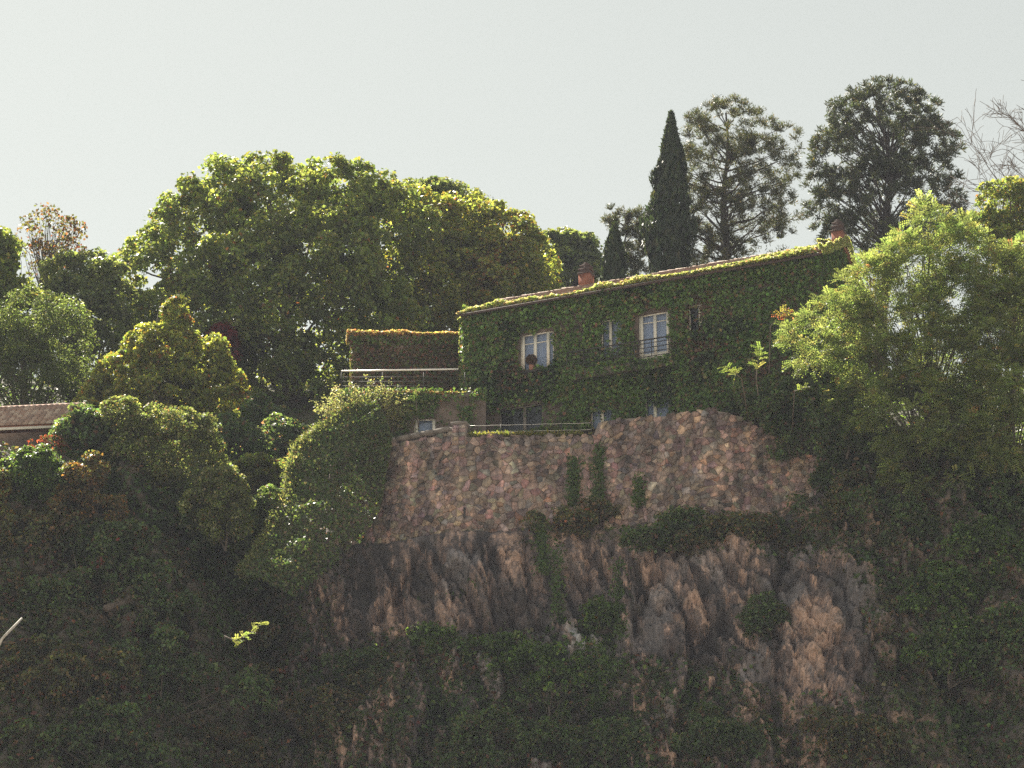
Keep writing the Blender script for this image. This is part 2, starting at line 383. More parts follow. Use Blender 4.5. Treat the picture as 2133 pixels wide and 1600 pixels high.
disp = f4 + 0.7 * fbm(P3 * V(0.14, 0.14, 0.09), 2, 31) + f1 + f2 + f3
disp -= 0.45 * np.exp(-(c1 / 0.06) ** 2) + 0.30 * np.exp(-(c2 / 0.10) ** 2) + 0.13 * np.exp(-(c3 / 0.2) ** 2)
disp += 0.06 * fbm(P3 * V(5, 5, 3), 2, 41)
ledge = (flat2[:, 1] * 0.42 + 0.12 * flat2[:, 0] + 0.9 * fbm(P3 * 0.22, 2, 51)) % 1.0; disp += 0.32 * np.clip(1 - ledge * 2.2, 0, 1) * (fbm(P3 * 0.3, 2, 52) > -0.1)
# calm at the lip so that the wall has its footing
cal = sstep(0.0, 2.2, zlip(P3[:, 0]) - P3[:, 2]); inner = (P3[:, 0] > -7.5) & (P3[:, 0] < 13)
disp = disp * np.where(inner, 0.12 + 0.88 * cal, 0.5 + 0.5 * cal) - np.where(inner, 0.15, 0)
P3[:, 1] -= disp * 0.86; P3[:, 2] += disp * 0.3 * (P3[:, 2] > 5)
w = len(cx); i = np.arange(w - 1)[None, :] + np.arange(len(tt) - 1)[:, None] * w
CF = np.stack([i, i + 1, i + w + 1, i + w], -1).reshape(-1, 4)
fmid = P3[CF].mean(1); cid = CF[:, 0]; zone = fbm(fmid * V(0.22, 0.22, 0.16), 3, 33); z2 = fbm(fmid * V(0.9, 0.9, 0.5), 4, 34)
ROCKC = np.array([(0.055, 0.049, 0.05), (0.10, 0.082, 0.08), (0.16, 0.122, 0.112), (0.245, 0.175, 0.15), (0.43, 0.295, 0.23), (0.18, 0.167, 0.172)])
strk = fbm(np.stack([fmid[:, 0] + sh[cid] * fmid[:, 2], fmid[:, 1] * 0.3, fmid[:, 2] * 0.16], 1) * 2.1, 4, 37)
score = 0.34 + 0.45 * zone + 0.40 * z2 + 0.4 * strk + 0.70 * (rid2[cid] - 0.5) + 0.55 * (rid3[cid] - 0.5) + 0.42 * (rid4[cid] - 0.5) + 0.20 * (rid1[cid] - 0.5)
score = score + rng.normal(0, 0.06, len(score))
RT_ = np.stack([np.interp(score, [0.05, 0.25, 0.45, 0.65, 0.88], ROCKC[:5, k]) for k in range(3)], 1)
gy_ = np.clip((fbm(fmid * 0.5, 3, 35) - 0.22) * 4, 0, 0.8)[:, None]; RT_ = RT_ * (1 - gy_) + ROCKC[5] * (0.5 + rid2[cid][:, None]) * gy_
qb = V(at(1205, 1275, 112.5)[0], at(1205, 1275, 112.5)[2]); nb_ = np.exp(-(((fmid[:, 0] - qb[0]) / 0.8) ** 2 + ((fmid[:, 2] - qb[1]) / 0.9) ** 2))[:, None] * (rid3[cid] > 0.35)[:, None]; RT_ = RT_ * (1 - nb_) + V(0.42, 0.42, 0.43) * nb_   # patch of pale grey stone
sl_ = ((1 - sstep(-11.0, -9.2, fmid[:, 0])) + sstep(13.5, 16.0, fmid[:, 0]) * 0.7)[:, None]; RT_ = RT_ * (1 - sl_) + V(0.085, 0.072, 0.055) * sl_          # earth banks either side of the rock
cliff = mobj('cliff', P3, CF, M['rock'], tint=np.clip(RT_, 0.02, 0.6)); tag(cliff, 'steep fractured tan and grey rock face below the stone wall', kind='structure')
CLIFF_V = P3.reshape(len(tt), w, 3)
# hillside above and behind
hx = np.concatenate([np.linspace(-150, -45, 22), np.arange(-44, 44.1, 0.8), np.linspace(46, 150, 22)])
hs = np.concatenate([np.arange(0, 45, 0.9), np.linspace(46, 520, 50)])
X, D = np.meshgrid(hx, hs); Y = ylip(X) + 0.45 + D; Z = hill(X.ravel(), Y.ravel()) - 0.05
v = np.stack([X.ravel(), Y.ravel(), np.maximum(Z, -0.5)], 1); v[:, 2] += 0.25 * fbm(v * 0.3, 3, 61) * (D.ravel() > 8)
w = len(hx); i = np.arange(w - 1)[None, :] + np.arange(len(hs) - 1)[:, None] * w
tag(mobj('hillside', v, np.stack([i, i + 1, i + w + 1, i + w], -1).reshape(-1, 4), M['soil'], smooth=True), kind='structure')

# ------------------------------------------------------------------ retaining wall of rubble stone
WP = [(690, 123.2), (800, 121.8), (955, 120.0), (1245, 119.6), (1480, 117.6), (1610, 117.6), (1725, 117.0)]
WXY = [(at(px, 905, Y)[0], Y) for px, Y in WP]
WU = np.concatenate([[0], np.cumsum([math.dist(a, b) for a, b in zip(WXY[:-1], WXY[1:])])])
def wxy(u):
    x = np.interp(u, WU, [q[0] for q in WXY]); y = np.interp(u, WU, [q[1] for q in WXY]); return x, y
def u_at(px):                                    # wall length where a photo column crosses it
    us = np.linspace(0, WU[-1], 400); x, y = wxy(us); c = 1066.5 + FOC * x / (y * FW[1] + 47 * FW[2]); return float(np.interp(px, c, us))
TOPS = [(690, 962), (735, 945), (770, 931), (945, 897), (950, 896), (972, 907), (1243, 906), (1247, 876), (1300, 868), (1400, 862), (1480, 850), (1520, 856), (1560, 878), (1610, 906), (1660, 935), (1725, 968)]
TU, TZ = [], []
for px, py in TOPS:
    u = u_at(px); x, y = wxy(u); TU.append(u); TZ.append(at(px, py, y)[2])
wtop = lambda u: np.interp(u, TU, TZ)
BASEZ = 43.2
BAT = 0.07
def wpos(u, z, out):
    u = np.asarray(u, float); z = np.asarray(z, float); x, y = wxy(u)
    x1, y1 = wxy(np.minimum(u + 0.3, WU[-1])); x0, y0 = wxy(np.maximum(u - 0.3, 0)); t = unit(np.stack([x1 - x0, y1 - y0, 0 * x], -1))
    nrm = np.stack([t[..., 1], -t[..., 0], 0 * x], -1)
    return np.stack([x, y, z], -1) + nrm * (out + (49.2 - z) * BAT)[..., None]
rwall = empty('retaining_wall', wpos(np.array(WU[2]), np.array(BASEZ), np.array(0.0)), 'long rubble stone retaining wall on the cliff edge below the ivy house', 'wall')
RO = np.array(rwall.location)
us = np.arange(0, WU[-1] + 0.01, 0.25); us[-1] = min(us[-1], WU[-1])
core_v = []; core_f = []
for u in us:
    zt = wtop(u) - 0.1
    for z, o in ((BASEZ, 0.0), ((BASEZ + zt) / 2, 0.0), (zt, 0.0), (zt, -0.5), (BASEZ, -0.9)):
        core_v.append(wpos(np.array(u), np.array(z), np.array(o)))
for k in range(len(us) - 1):
    a, b = k * 5, k * 5 + 5
    for j in range(4): core_f.append([a + j, b + j, b + j + 1, a + j + 1])
mobj('mortar_core', np.array(core_v), core_f, M['mortar'], rwall, origin=RO)
def clip_poly(poly, n, d):
    out = []
    for i in range(len(poly)):
        a, b = poly[i], poly[(i + 1) % len(poly)]; da, db = np.dot(a, n) - d, np.dot(b, n) - d
        if da <= 0: out.append(a)
        if (da < 0) != (db < 0) and da != db: out.append(a + (b - a) * (da / (da - db)))
    return out
STONE_PAL = [((0.2915, 0.2165, 0.1844), 3), ((0.2551, 0.1965, 0.1729), 3), ((0.2065, 0.1661, 0.1521), 3), ((0.3524, 0.2632, 0.219), 1.6), ((0.2794, 0.2399, 0.2247), 1.3), ((0.3037, 0.1989, 0.1556), 0.5), ((0.1458, 0.1229, 0.1152), 1.2)]
def rubble(sp, seed, zbase, out0):
    r = np.random.default_rng(seed); nu = int(WU[-1] / sp); nz = int(7.5 / (sp * 0.68)) + 1; pts = {}
    for i in range(-2, nu + 3):
        for j in range(-2, nz + 3):
            if r.random() < 0.12 + 0.45 * (vnoise(np.array([[i * 0.35, j * 0.35, 0.5]]), 77)[0] * 0.5 + 0.5): continue
            pts[i, j] = V((i + (0.5 if j % 2 else 0) + r.uniform(-0.48, 0.48)) * sp, zbase + (j + r.uniform(-0.40, 0.40)) * sp * 0.68)
    res = []
    for (i, j), c in pts.items():
        if not (0 <= i < nu and 0 <= j < nz): continue
        zt = float(wtop(c[0]))
        if c[1] > zt - 0.05: continue
        poly = [c + V(-1, -1), c + V(1, -1), c + V(1, 1), c + V(-1, 1)]
        gap = r.uniform(0.002, 0.014)
        for di in range(-3, 4):
            for dj in range(-3, 4):
                o = pts.get((i + di, j + dj))
                if o is None or (di == 0 and dj == 0): continue
                n = o - c; L = np.linalg.norm(n); n = n / L; poly = clip_poly(poly, n, np.dot((o + c) / 2, n) - gap)
                if len(poly) < 3: break
            if len(poly) < 3: break
        zt2 = zt + r.uniform(-0.06, 0.1); poly = clip_poly(poly, V(0, 1), zt2); poly = clip_poly(poly, V(1, 0), WU[-1] - 0.02); poly = clip_poly(poly, V(-1, 0), -0.02)
        if len(poly) < 4: continue
        poly = np.array(poly); mid = (poly + np.roll(poly, -1, 0)) / 2 + r.normal(0, 0.018, poly.shape); poly = np.stack([poly + r.normal(0, 0.012, poly.shape), mid], 1).reshape(-1, 2)      # rough outline
        cen = poly.mean(0); m = len(poly); ext = np.ptp(poly, axis=0)
        if ext.min() < 0.07: continue
        proud = out0 + r.uniform(0.0, 0.06); tilt = r.normal(0, 0.13, 2)
        rings = []
        for s, o in ((1.0, -0.05), (0.99, proud * 0.75), (0.92 + r.uniform(-0.05, 0.04), proud)):
            pp = cen + (poly - cen) * s; oo = o + (pp - cen) @ tilt * (1 if s < 0.95 else 0.4) + r.normal(0, 0.012, m)
            rings.append(wpos(pp[:, 0], pp[:, 1], oo))
        vs = np.concatenate(rings); fs = []
        for a in range(2):
            for k in range(m): fs.append([a * m + k, a * m + (k + 1) % m, (a + 1) * m + (k + 1) % m, (a + 1) * m + k])
        fs.append([2 * m + k for k in range(m)])
        res.append((ext[0] * ext[1], vs, fs, pick(STONE_PAL, 1, 0.2, r)[0]))
    return res
stones = rubble(0.26, 5, BASEZ, 0.012)
stones.sort(key=lambda s: -s[0])
for a, vs, fs, tn in stones[:300]:
    c = vs.mean(0); o = mobj('stone', vs, fs, M['stone'], rwall, tint=np.tile(tn, (len(fs), 1)), origin=c); o.location = tuple(c - RO)
vv, ff, ti, n0 = [], [], [], 0
for a, vs, fs, tn in stones[300:]:
    vv.append(vs); ff += [[i + n0 for i in f] for f in fs]; ti += [tn] * len(fs); n0 += len(vs)
if vv: tag(mobj('small_stones', np.concatenate(vv), ff, M['stone'], rwall, tint=np.array(ti), origin=RO), kind='stuff')
# slabs of the sloping coping on the left, and the pier where it ends
r = np.random.default_rng(3); u = u_at(775)
while u < u_at(945):
    L = r.uniform(0.55, 0.85); a = wpos(np.array(u + 0.01), wtop(u) + 0.02, np.array(0.16)); b = wpos(np.array(u + L - 0.02), wtop(u + L) + 0.02, np.array(0.16 + r.uniform(-0.02, 0.03)))
    d = b - a; bk = unit(np.cross(V(0, 0, 1), d)); mb = MB(); mb.box(a, d, bk * 0.62, V(0, 0, 0.15 + r.uniform(-0.02, 0.03)))
    mb.build('coping_stone', M['concrete'], rwall, RO); u += L
mb = MB(); a = wpos(np.array(u_at(946)), np.array(48.0), np.array(0.1)); b = wpos(np.array(u_at(970)), np.array(48.0), np.array(0.1)); d = b - a
zt = at(957, 880, 119.9)[2]
mb.box(a, d, unit(np.cross(V(0, 0, 1), d)) * 0.6, V(0, 0, zt - 48.12)); pier = mb.build('pier', M['mortar'], rwall, RO)
for k in range(14):                                # rough stones of the pier
    r2 = np.random.default_rng(100 + k); uu = (k % 2) * 0.5; hz = (k // 2) / 7
    o = a + d * (uu + 0.02) + V(0, 0, (zt - 48.12) * (hz + 0.01)) - unit(np.cross(V(0, 0, 1), d)) * r2.uniform(0.03, 0.08)
    mb = MB(); mb.box(o, d * 0.46, unit(np.cross(V(0, 0, 1), d)) * 0.2, V(0, 0, (zt - 48.12) / 7 * 0.88))
    mo = mobj('stone', np.array(mb.v), mb.f, M['stone'], pier, tint=np.tile(pick(STONE_PAL, 1, 0.15, r2), (6, 1)), origin=RO)
mb = MB(); mb.box(a - d * 0.12 + V(0, 0, zt - 48.12) - unit(np.cross(V(0, 0, 1), d)) * 0.1, d * 1.24, unit(np.cross(V(0, 0, 1), d)) * 0.8, V(0, 0, 0.12)); mb.build('cap', M['concrete'], pier, RO)
# drain spouts at the wall foot
for px, lab in ((970, 'dark iron drain spout at the wall foot below the pier'), (820, 'dark iron drain spout at the wall foot near its left corner')):
    u = u_at(px); p0 = wpos(np.array(u), np.array(44.75), np.array(0.0)); mb = MB(); mb.tube([p0 + V(0, 0.2, 0.5), p0 + V(0, -0.22, 0.5), p0 + V(0, -0.30, 0.38), p0 + V(0, -0.3, 0.0)], 0.05, 8)
    tag(mb.build('drain_spout', M['iron'], None, None, True), lab, 'pipe', 'drain spouts of the retaining wall')
# wire fence along the low middle stretch
fe = empty('wire_fence', wpos(np.array(u_at(975)), wtop(u_at(1100)), np.array(-0.3)), 'thin wire fence above the low middle stretch of the stone wall', 'fence'); FO = np.array(fe.location)
for px in (978, 1042, 1106, 1170, 1232):
    u = u_at(px); p0 = wpos(np.array(u), wtop(u_at(1100)) - 0.15, np.array(-0.25)); mb = MB(); mb.tube([p0, p0 + V(0, 0, 0.8)], 0.018, 6); mb.build('post', M['iron'], fe, FO)
for h in (0.3, 0.63):
    pts = [wpos(np.array(u), wtop(u_at(1100)) + h - 0.02 * math.sin(u * 3) ** 2, np.array(-0.25)) for u in np.linspace(u_at(978), u_at(1232), 17)]
    mb = MB(); mb.tube(pts, 0.009, 5); mb.build('wire', M['steel'], fe, FO)

# ------------------------------------------------------------------ the ivy house
EL = at(965, 655, 125.0); EZ = EL[2]; ER = atz(1704, 529, EZ)
HU = unit(ER - EL); HB = V(-HU[1], HU[0], 0); HL = float(np.linalg.norm(ER - EL)); Z3 = V(0, 0, 1)
INSET = 0.22                                       # plaster lies behind the ivy
HD = 9.0; RISE = 4.5 * math.tan(math.radians(28.5)); GZ = PADZ - 0.1
O0 = V(EL[0], EL[1], GZ) + HB * INSET + HU * INSET
LEN = HL - 2 * INSET; DEP = HD - 2 * INSET; EH = EZ - GZ
def hp(u, b, h): return O0 + HU * u + HB * b + Z3 * h
def fuv(px, py, off=0.0):
    d = ray(px, py); t = np.dot(hp(0, off, 0) - C0, HB) / np.dot(d, HB); q = C0 + d * t - O0; return float(np.dot(q, HU)), float(q[2])
house = empty('ivy_house', hp(LEN / 2, DEP / 2, 0), 'long two storey house smothered in ivy with low tiled roof and two chimneys', 'house'); HO = np.array(house.location)
def rect(x0, y0, x1, y1):                          # photo corners of an opening -> rectangle on the facade
    um = 0.5 * (x0 + x1); zt = fuv(um, y0)[1]; zb = fuv(um, y1)[1]; return (fuv(x0, 0.5 * (y0 + y1))[0], fuv(x1, 0.5 * (y0 + y1))[0], zb, zt)
OPEN = {'w1': rect(1083, 693, 1153, 768), 'w2': rect(1252, 664, 1296, 742), 'w3': rect(1330, 652, 1396, 750), 'w4': rect(1434, 634, 1464, 694),
        'w5': rect(1230, 838, 1278, 900), 'w6': rect(1344, 826, 1394, 884), 'w7': rect(1040, 846, 1130, 905)}
def wall_with_openings(L, H, rects, pos, depth):
    us = sorted({0.0, L, *[a for q in rects for a in q[:2]]}); zs = sorted({0.0, H, *[a for q in rects for a in q[2:]]})
    v, f = [], []
    def quad(*p): b = len(v); v.extend(p); f.append([b, b + 1, b + 2, b + 3])
    for a, b in zip(us[:-1], us[1:]):
        for c, d in zip(zs[:-1], zs[1:]):
            m = ((a + b) / 2, (c + d) / 2)
            if any(q[0] < m[0] < q[1] and q[2] < m[1] < q[3] for q in rects): continue
            quad(pos(a, 0, c), pos(b, 0, c), pos(b, 0, d), pos(a, 0, d))
    for a, b, c, d in rects:
        quad(pos(a, 0, c), pos(a, depth, c), pos(b, depth, c), pos(b, 0, c)); quad(pos(a, 0, d), pos(b, 0, d), pos(b, depth, d), pos(a, depth, d))
        quad(pos(a, 0, c), pos(a, 0, d), pos(a, depth, d), pos(a, depth, c)); quad(pos(b, 0, c), pos(b, depth, c), pos(b, depth, d), pos(b, 0, d))
    return v, f
v, f = wall_with_openings(LEN, EH, list(OPEN.values()), hp, 0.24)
def addq(*p): b = len(v); v.extend(p); f.append(list(range(b, b + len(p))))
addq(hp(LEN, 0, 0), hp(LEN, DEP, 0), hp(LEN, DEP, EH), hp(LEN, DEP / 2, EH + RISE - 0.12), hp(LEN, 0, EH))
addq(hp(0, DEP, 0), hp(0, 0, 0), hp(0, 0, EH), hp(0, DEP / 2, EH + RISE - 0.12), hp(0, DEP, EH))
addq(hp(LEN, DEP, 0), hp(0, DEP, 0), hp(0, DEP, EH), hp(LEN, DEP, EH))
mobj('wall', np.array(v), f, M['plaster'], house, origin=HO)
def window(o, pos, parent, origin, mulls, transom=None, panel=0.0, depth=0.24, pane_backing='pane_backing', bar=0.14, sill=True, paint='white'):
    a, b, c, d = o; mb = MB(); fw = 0.055
    y0, yd = depth - 0.16, V(0, 0, 0)
    X = lambda du: pos(du, 0, 0) - pos(0, 0, 0); bk = pos(0, 1, 0) - pos(0, 0, 0)
    e = 0.004
    mb.box(pos(a + e, y0, c + e), X(b - a - 2 * e), bk * 0.07, Z3 * fw); mb.box(pos(a + e, y0, d - fw - e), X(b - a - 2 * e), bk * 0.07, Z3 * fw)
    mb.box(pos(a + e, y0, c + fw + e), X(fw), bk * 0.07, Z3 * (d - c - 2 * fw - 2 * e)); mb.box(pos(b - fw - e, y0, c + fw + e), X(fw), bk * 0.07, Z3 * (d - c - 2 * fw - 2 * e))
    w = mb.build('window', M[paint], parent, origin)
    for mu in mulls:
        mb = MB(); mb.box(pos(mu - bar / 2, y0 - 0.05, c + fw + 0.01), X(bar), bk * 0.10, Z3 * (d - c - 2 * fw - 0.02)); mb.build('mullion', M[paint], w, origin)
    if transom:
        mb = MB(); mb.box(pos(a + fw + 0.01, y0 + 0.012, transom), X(b - a - 2 * fw - 0.02), bk * 0.03, Z3 * 0.04); mb.build('transom', M[paint], w, origin)
    if panel:
        mb = MB(); mb.box(pos(a + fw + 0.01, y0 + 0.005, c + fw + 0.01), X(b - a - 2 * fw - 0.02), bk * 0.035, Z3 * panel); mb.build('panel', M[paint], w, origin)
    mb = MB(); mb.poly([pos(a + 0.02, y0 + 0.045, c + 0.02), pos(b - 0.02, y0 + 0.045, c + 0.02), pos(b - 0.02, y0 + 0.045, d - 0.02), pos(a + 0.02, y0 + 0.045, d - 0.02)], [[0, 1, 2, 3]])
    mb.build('pane', M['glass'], w, origin)
    mb = MB(); n = 14                                       # folded sheet added behind the glass
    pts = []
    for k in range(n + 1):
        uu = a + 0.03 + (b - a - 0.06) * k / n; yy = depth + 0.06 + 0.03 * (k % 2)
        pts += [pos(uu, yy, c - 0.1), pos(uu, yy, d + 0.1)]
    mb.poly(pts, [[2 * k, 2 * k + 2, 2 * k + 3, 2 * k + 1] for k in range(n)]); mb.build('pane_backing', M[pane_backing], w, origin)
    if sill:
        mb = MB(); mb.box(pos(a - 0.06, -0.08, c - 0.07), X(b - a + 0.12), bk * 0.14, Z3 * 0.066); mb.build('sill', M['concrete'], w, origin)
    return w
FU = lambda px, py: fuv(px, py)[0]
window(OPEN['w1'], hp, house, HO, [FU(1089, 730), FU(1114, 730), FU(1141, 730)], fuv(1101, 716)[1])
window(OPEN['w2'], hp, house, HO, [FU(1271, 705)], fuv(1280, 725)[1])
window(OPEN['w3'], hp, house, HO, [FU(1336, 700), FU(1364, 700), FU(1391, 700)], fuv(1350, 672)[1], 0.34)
window(OPEN['w4'], hp, house, HO, [FU(1458, 665)], None, 0, pane_backing='dark_room')
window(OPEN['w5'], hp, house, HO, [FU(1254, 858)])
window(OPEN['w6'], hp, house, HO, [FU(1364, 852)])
window(OPEN['w7'], hp, house, HO, [FU(1092, 870)], pane_backing='dark_room', paint='concrete')

def barrel_tiles(org, ud, sd, nd, L, S, w=0.23, ln=0.38, seed=1):
    """rows of half-round clay tiles; returns verts, faces, tints"""
    r = np.random.default_rng(seed); v, f, t = [], [], []; pal = [((0.34, 0.20, 0.145), 3), ((0.27, 0.165, 0.125), 2), ((0.40, 0.27, 0.20), 2), ((0.22, 0.15, 0.12), 1), ((0.33, 0.28, 0.22), 0.8)]
    for i in range(int(L / w)):
        for j in range(int(S / (ln * 0.8))):
            o = org + ud * ((i + 0.5) * w + r.normal(0, 0.008)) + sd * (j * ln * 0.8) + nd * (0.02 + r.normal(0, 0.006)); b = len(v)
            for e, (s, h, ra) in enumerate(((0, 0.045, 0.105), (ln, 0.0, 0.085))):
                for k in range(6):
                    an = math.pi * k / 5; v.append(o + sd * s + ud * (-math.cos(an) * ra) + nd * (math.sin(an) * ra + h))
            for k in range(5): f.append([b + k, b + k + 1, b + 7 + k, b + 6 + k])
            f.append([b + k for k in range(5, -1, -1)]); t += [pick(pal, 1, 0.12, r)[0]] * 6
    return np.array(v), f, np.array(t)
OV = 0.42
pit = math.radians(28.5); SD = unit(HB * math.cos(pit) + Z3 * math.sin(pit)); ND = unit(-HB * math.sin(pit) + Z3 * math.cos(pit))
SD2 = unit(-HB * math.cos(pit) + Z3 * math.sin(pit)); ND2 = unit(HB * math.sin(pit) + Z3 * math.cos(pit)); SL = (DEP / 2 + OV) / math.cos(pit)
e0 = hp(-0.3, -OV, EH - OV * math.tan(pit) + 0.10); e1 = hp(-0.3, DEP + OV, EH - OV * math.tan(pit) + 0.10)
mb = MB(); mb.box(e0, HU * (LEN + 0.6), SD * (SL - 0.03), ND * 0.06); mb.box(e1, HU * (LEN + 0.6), SD2 * (SL - 0.03), ND2 * 0.06)
roof = mb.build('roof', M['terracotta'], house, HO)
for oo, s_, n_, sd_ in ((e0, SD, ND, 1), (e1, SD2, ND2, 2)):
    v, f, t = barrel_tiles(oo + n_ * 0.06, HU, s_, n_, LEN + 0.6, SL - 0.1, seed=sd_); tag(mobj('roof_tiles', v, f, M['tile'], roof, tint=t, origin=HO), kind='stuff')
# ridge tiles, one by one
rt_v, rt_f = [], []
for e, (s, ra) in enumerate(((0, 0.15), (0.46, 0.125))):
    for k in range(7):
        an = math.radians(-15) + math.radians(210) * k / 6; rt_v.append(HU * s + HB * (-math.cos(an) * ra) + Z3 * (math.sin(an) * ra))
for k in range(6): rt_f.append([k, k + 1, 8 + k, 7 + k])
rt_f.append([6, 5, 4, 3, 2, 1, 0]); rmes = [fmesh('ridge_tile', np.array(rt_v), rt_f, M['tile'], tint=np.tile(c, (7, 1))) for c in ([0.42, 0.30, 0.23], [0.36, 0.23, 0.17], [0.46, 0.36, 0.28])]
zr = EH + DEP / 2 * math.tan(pit) + 0.19
for k in range(int((LEN + 0.6) / 0.42)):
    o = bpy.data.objects.new('ridge_tile', rmes[random.randrange(3)]); link(o, roof); o.location = tuple(hp(-0.3 + k * 0.42, DEP / 2, zr + random.gauss(0, 0.012)) - HO); o.rotation_euler = (0, random.gauss(0, 0.02), 0)
mb = MB(); mb.tube([e0 - HB * 0.07 - HU * 0.05 - Z3 * 0.02, e0 - HB * 0.07 + HU * (LEN + 0.65) - Z3 * 0.02], 0.07, 8); mb.build('gutter', M['ash'], house, HO)
# chimneys
def chimney(px, py, wid):
    # foot on the ridge line where the photo column crosses it
    us = np.linspace(0, LEN, 300); pr = np.array([hp(u, DEP / 2 - 0.1, zr) for u in us]); rel = pr - C0
    u = float(np.interp(px, 1066.5 + FOC * rel[:, 0] / (rel @ FW), us)); c = hp(u, DEP / 2 - 0.15, zr - 0.5)
    H = py * scl(125) / math.cos(PITCH); mb = MB(); hw = wid / 2
    mb.box(c - HU * hw - HB * hw * 0.9, HU * wid, HB * wid * 0.9, Z3 * (0.5 + H * 0.48)); ch = mb.build('chimney', M['brick'], house, HO)
    z = 0.5 + H * 0.48; mb = MB()
    mb.box(c - HU * hw * 1.14 - HB * hw * 1.05 + Z3 * z, HU * wid * 1.14, HB * wid * 1.05, Z3 * 0.07); mb.build('crown_slab', M['ash'], ch, HO)
    for k, (sc, dz, hh) in enumerate(((0.86, 0.08, 0.14), (1.05, 0.225, 0.07), (0.72, 0.30, 0.12), (0.9, 0.425, 0.06), (0.5, 0.49, 0.10), (0.3, 0.592, 0.08))):
        mb = MB(); s = sc * hw; mb.box(c - HU * s - HB * s * 0.9 + Z3 * (z + dz), HU * 2 * s, HB * 1.8 * s, Z3 * hh); mb.build('cowl_tile', M['ash'], ch, HO)
chimney(1222, 46, 0.60); chimney(1752, 42, 0.54)
# balcony
BO = -1.05
ua = fuv(1180, 745, BO)[0]; ub = fuv(1392, 700, BO)[0]; zt = fuv(1389, 700, BO)[1]; zs = zt - 1.02
mb = MB(); mb.box(hp(ua, BO, zs - 0.16), HU * (ub - ua), HB * (-BO - 0.01), Z3 * 0.155); bal = mb.build('balcony', M['concrete'], house, HO)
for k in range(7):
    u = ua + (ub - ua) * k / 6; mb = MB(); mb.tube([hp(u, BO + 0.05, zs), hp(u, BO + 0.05, zt + 0.02)], 0.022, 6); mb.build('post', M['iron'], bal, HO)
for h in (0.0, -0.18, -0.40, -0.62, -0.84):
    mb = MB(); mb.tube([hp(ua - 0.02, BO + 0.05, zt + h), hp(ub + 0.02, BO + 0.05, zt + h)], 0.032 if h == 0 else 0.02, 6); mb.build('rail', M['iron'], bal, HO)
    if h == 0 or h == -0.40:
        for uu in (ua, ub):
            mb = MB(); mb.tube([hp(uu, BO + 0.05, zt + h), hp(uu, 0, zt + h)], 0.02, 6); mb.build('side_rail', M['iron'], bal, HO)

# ------------------------------------------------------------------ annexe with roof terrace
AX0 = at(800, 830, 123.5)[0]; AX1 = at(1012, 830, 123.5)[0]; AFZ = at(880, 820, 123.5)[2]
annexe = empty('annexe', (0.5 * (AX0 + AX1), 126, GZ), 'low flat roofed annexe with terrace and vine covered rear storey left of the house', 'building'); AO = np.array(annexe.location)
ap = lambda u, b, h: V(AX0 + u, 123.5 + b, GZ + h)
def arect(x0, y0, x1, y1): a = at(x0, y1, 123.5); b = at(x1, y0, 123.5); return (a[0] - AX0, b[0] - AX0, a[2] - GZ, b[2] - GZ)
AW = arect(862, 872, 908, 915)
v, f = wall_with_openings(AX1 - AX0, AFZ - GZ - 0.2, [AW], ap, 0.24)
def addq(*p): b = len(v); v.extend(p); f.append(list(range(b, b + len(p))))
addq(ap(0, 3.2, 0), ap(0, 0, 0), ap(0, 0, AFZ - GZ - 0.2), ap(0, 3.2, AFZ - GZ - 0.2))
addq(ap(AX1 - AX0, 0, 0), ap(AX1 - AX0, 1.4, 0), ap(AX1 - AX0, 1.4, AFZ - GZ - 0.2), ap(AX1 - AX0, 0, AFZ - GZ - 0.2))
mobj('lower_wall', np.array(v), f, M['plaster'], annexe, origin=AO)
window(AW, ap, annexe, AO, [AW[0] + 0.13, AW[1] - 0.1], None, 0, pane_backing='pane_backing')
TX0 = at(712, 815, 123.4)[0]
mb = MB(); mb.box(V(TX0, 123.3, AFZ - 0.2), V(AX1 - TX0 - 0.3, 0, 0), V(0, 3.7, 0), V(0, 0, 0.2)); mb.build('terrace_slab', M['concrete'], annexe, AO)
for px in (722, 790):
    x = at(px, 830, 124)[0]; mb = MB(); mb.box(V(x, 123.7, GZ), V(0.2, 0, 0), V(0, 0.2, 0), V(0, 0, AFZ - 0.2 - GZ)); mb.build('column', M['concrete'], annexe, AO)
UX0 = at(737, 720, 127)[0]; UX1 = at(985, 720, 127)[0]; UZ = at(850, 704, 127)[2]
mb = MB(); mb.box(V(UX0, 127, AFZ - 0.19), V(UX1 - UX0, 0, 0), V(0, 4.5, 0), V(0, 0, UZ - AFZ)); mb.build('upper_wall', M['plaster'], annexe, AO)
mb = MB(); mb.box(V(UX0 - 0.25, 126.7, UZ - 0.18), V(UX1 - UX0 + 0.3, 0, 0), V(0, 5.0, 0), V(0, 0, 0.14)); mb.build('roof', M['concrete'], annexe, AO)
# terrace railing
rl = empty('terrace_railing', V(at(830, 815, 123.4)[0], 123.4, AFZ), 'pale steel top rail over thin dark rails on the annexe terrace', 'railing'); RLO = np.array(rl.location)
ra, rb = at(711, 773, 123.4), at(955, 769, 123.4)
mb = MB(); mb.tube([ra, (ra + rb) / 2, rb], 0.04, 12); mb.build('top_rail', M['white_tube'], rl, RLO, True)
for h in (-0.30, -0.52, -0.74):
    mb = MB(); mb.tube([V(ra[0], 123.4, ra[2] + h), V(rb[0] + 0.35, 123.4, ra[2] + h)], 0.009, 6); mb.build('rail', M['iron'], rl, RLO)
for k in range(4):
    x = ra[0] + (rb[0] - ra[0] + 0.3) * k / 3; mb = MB(); mb.tube([V(x, 123.42, AFZ - 0.02), V(x, 123.42, ra[2] - 0.05)], 0.02, 6); mb.build('post', M['iron'], rl, RLO)

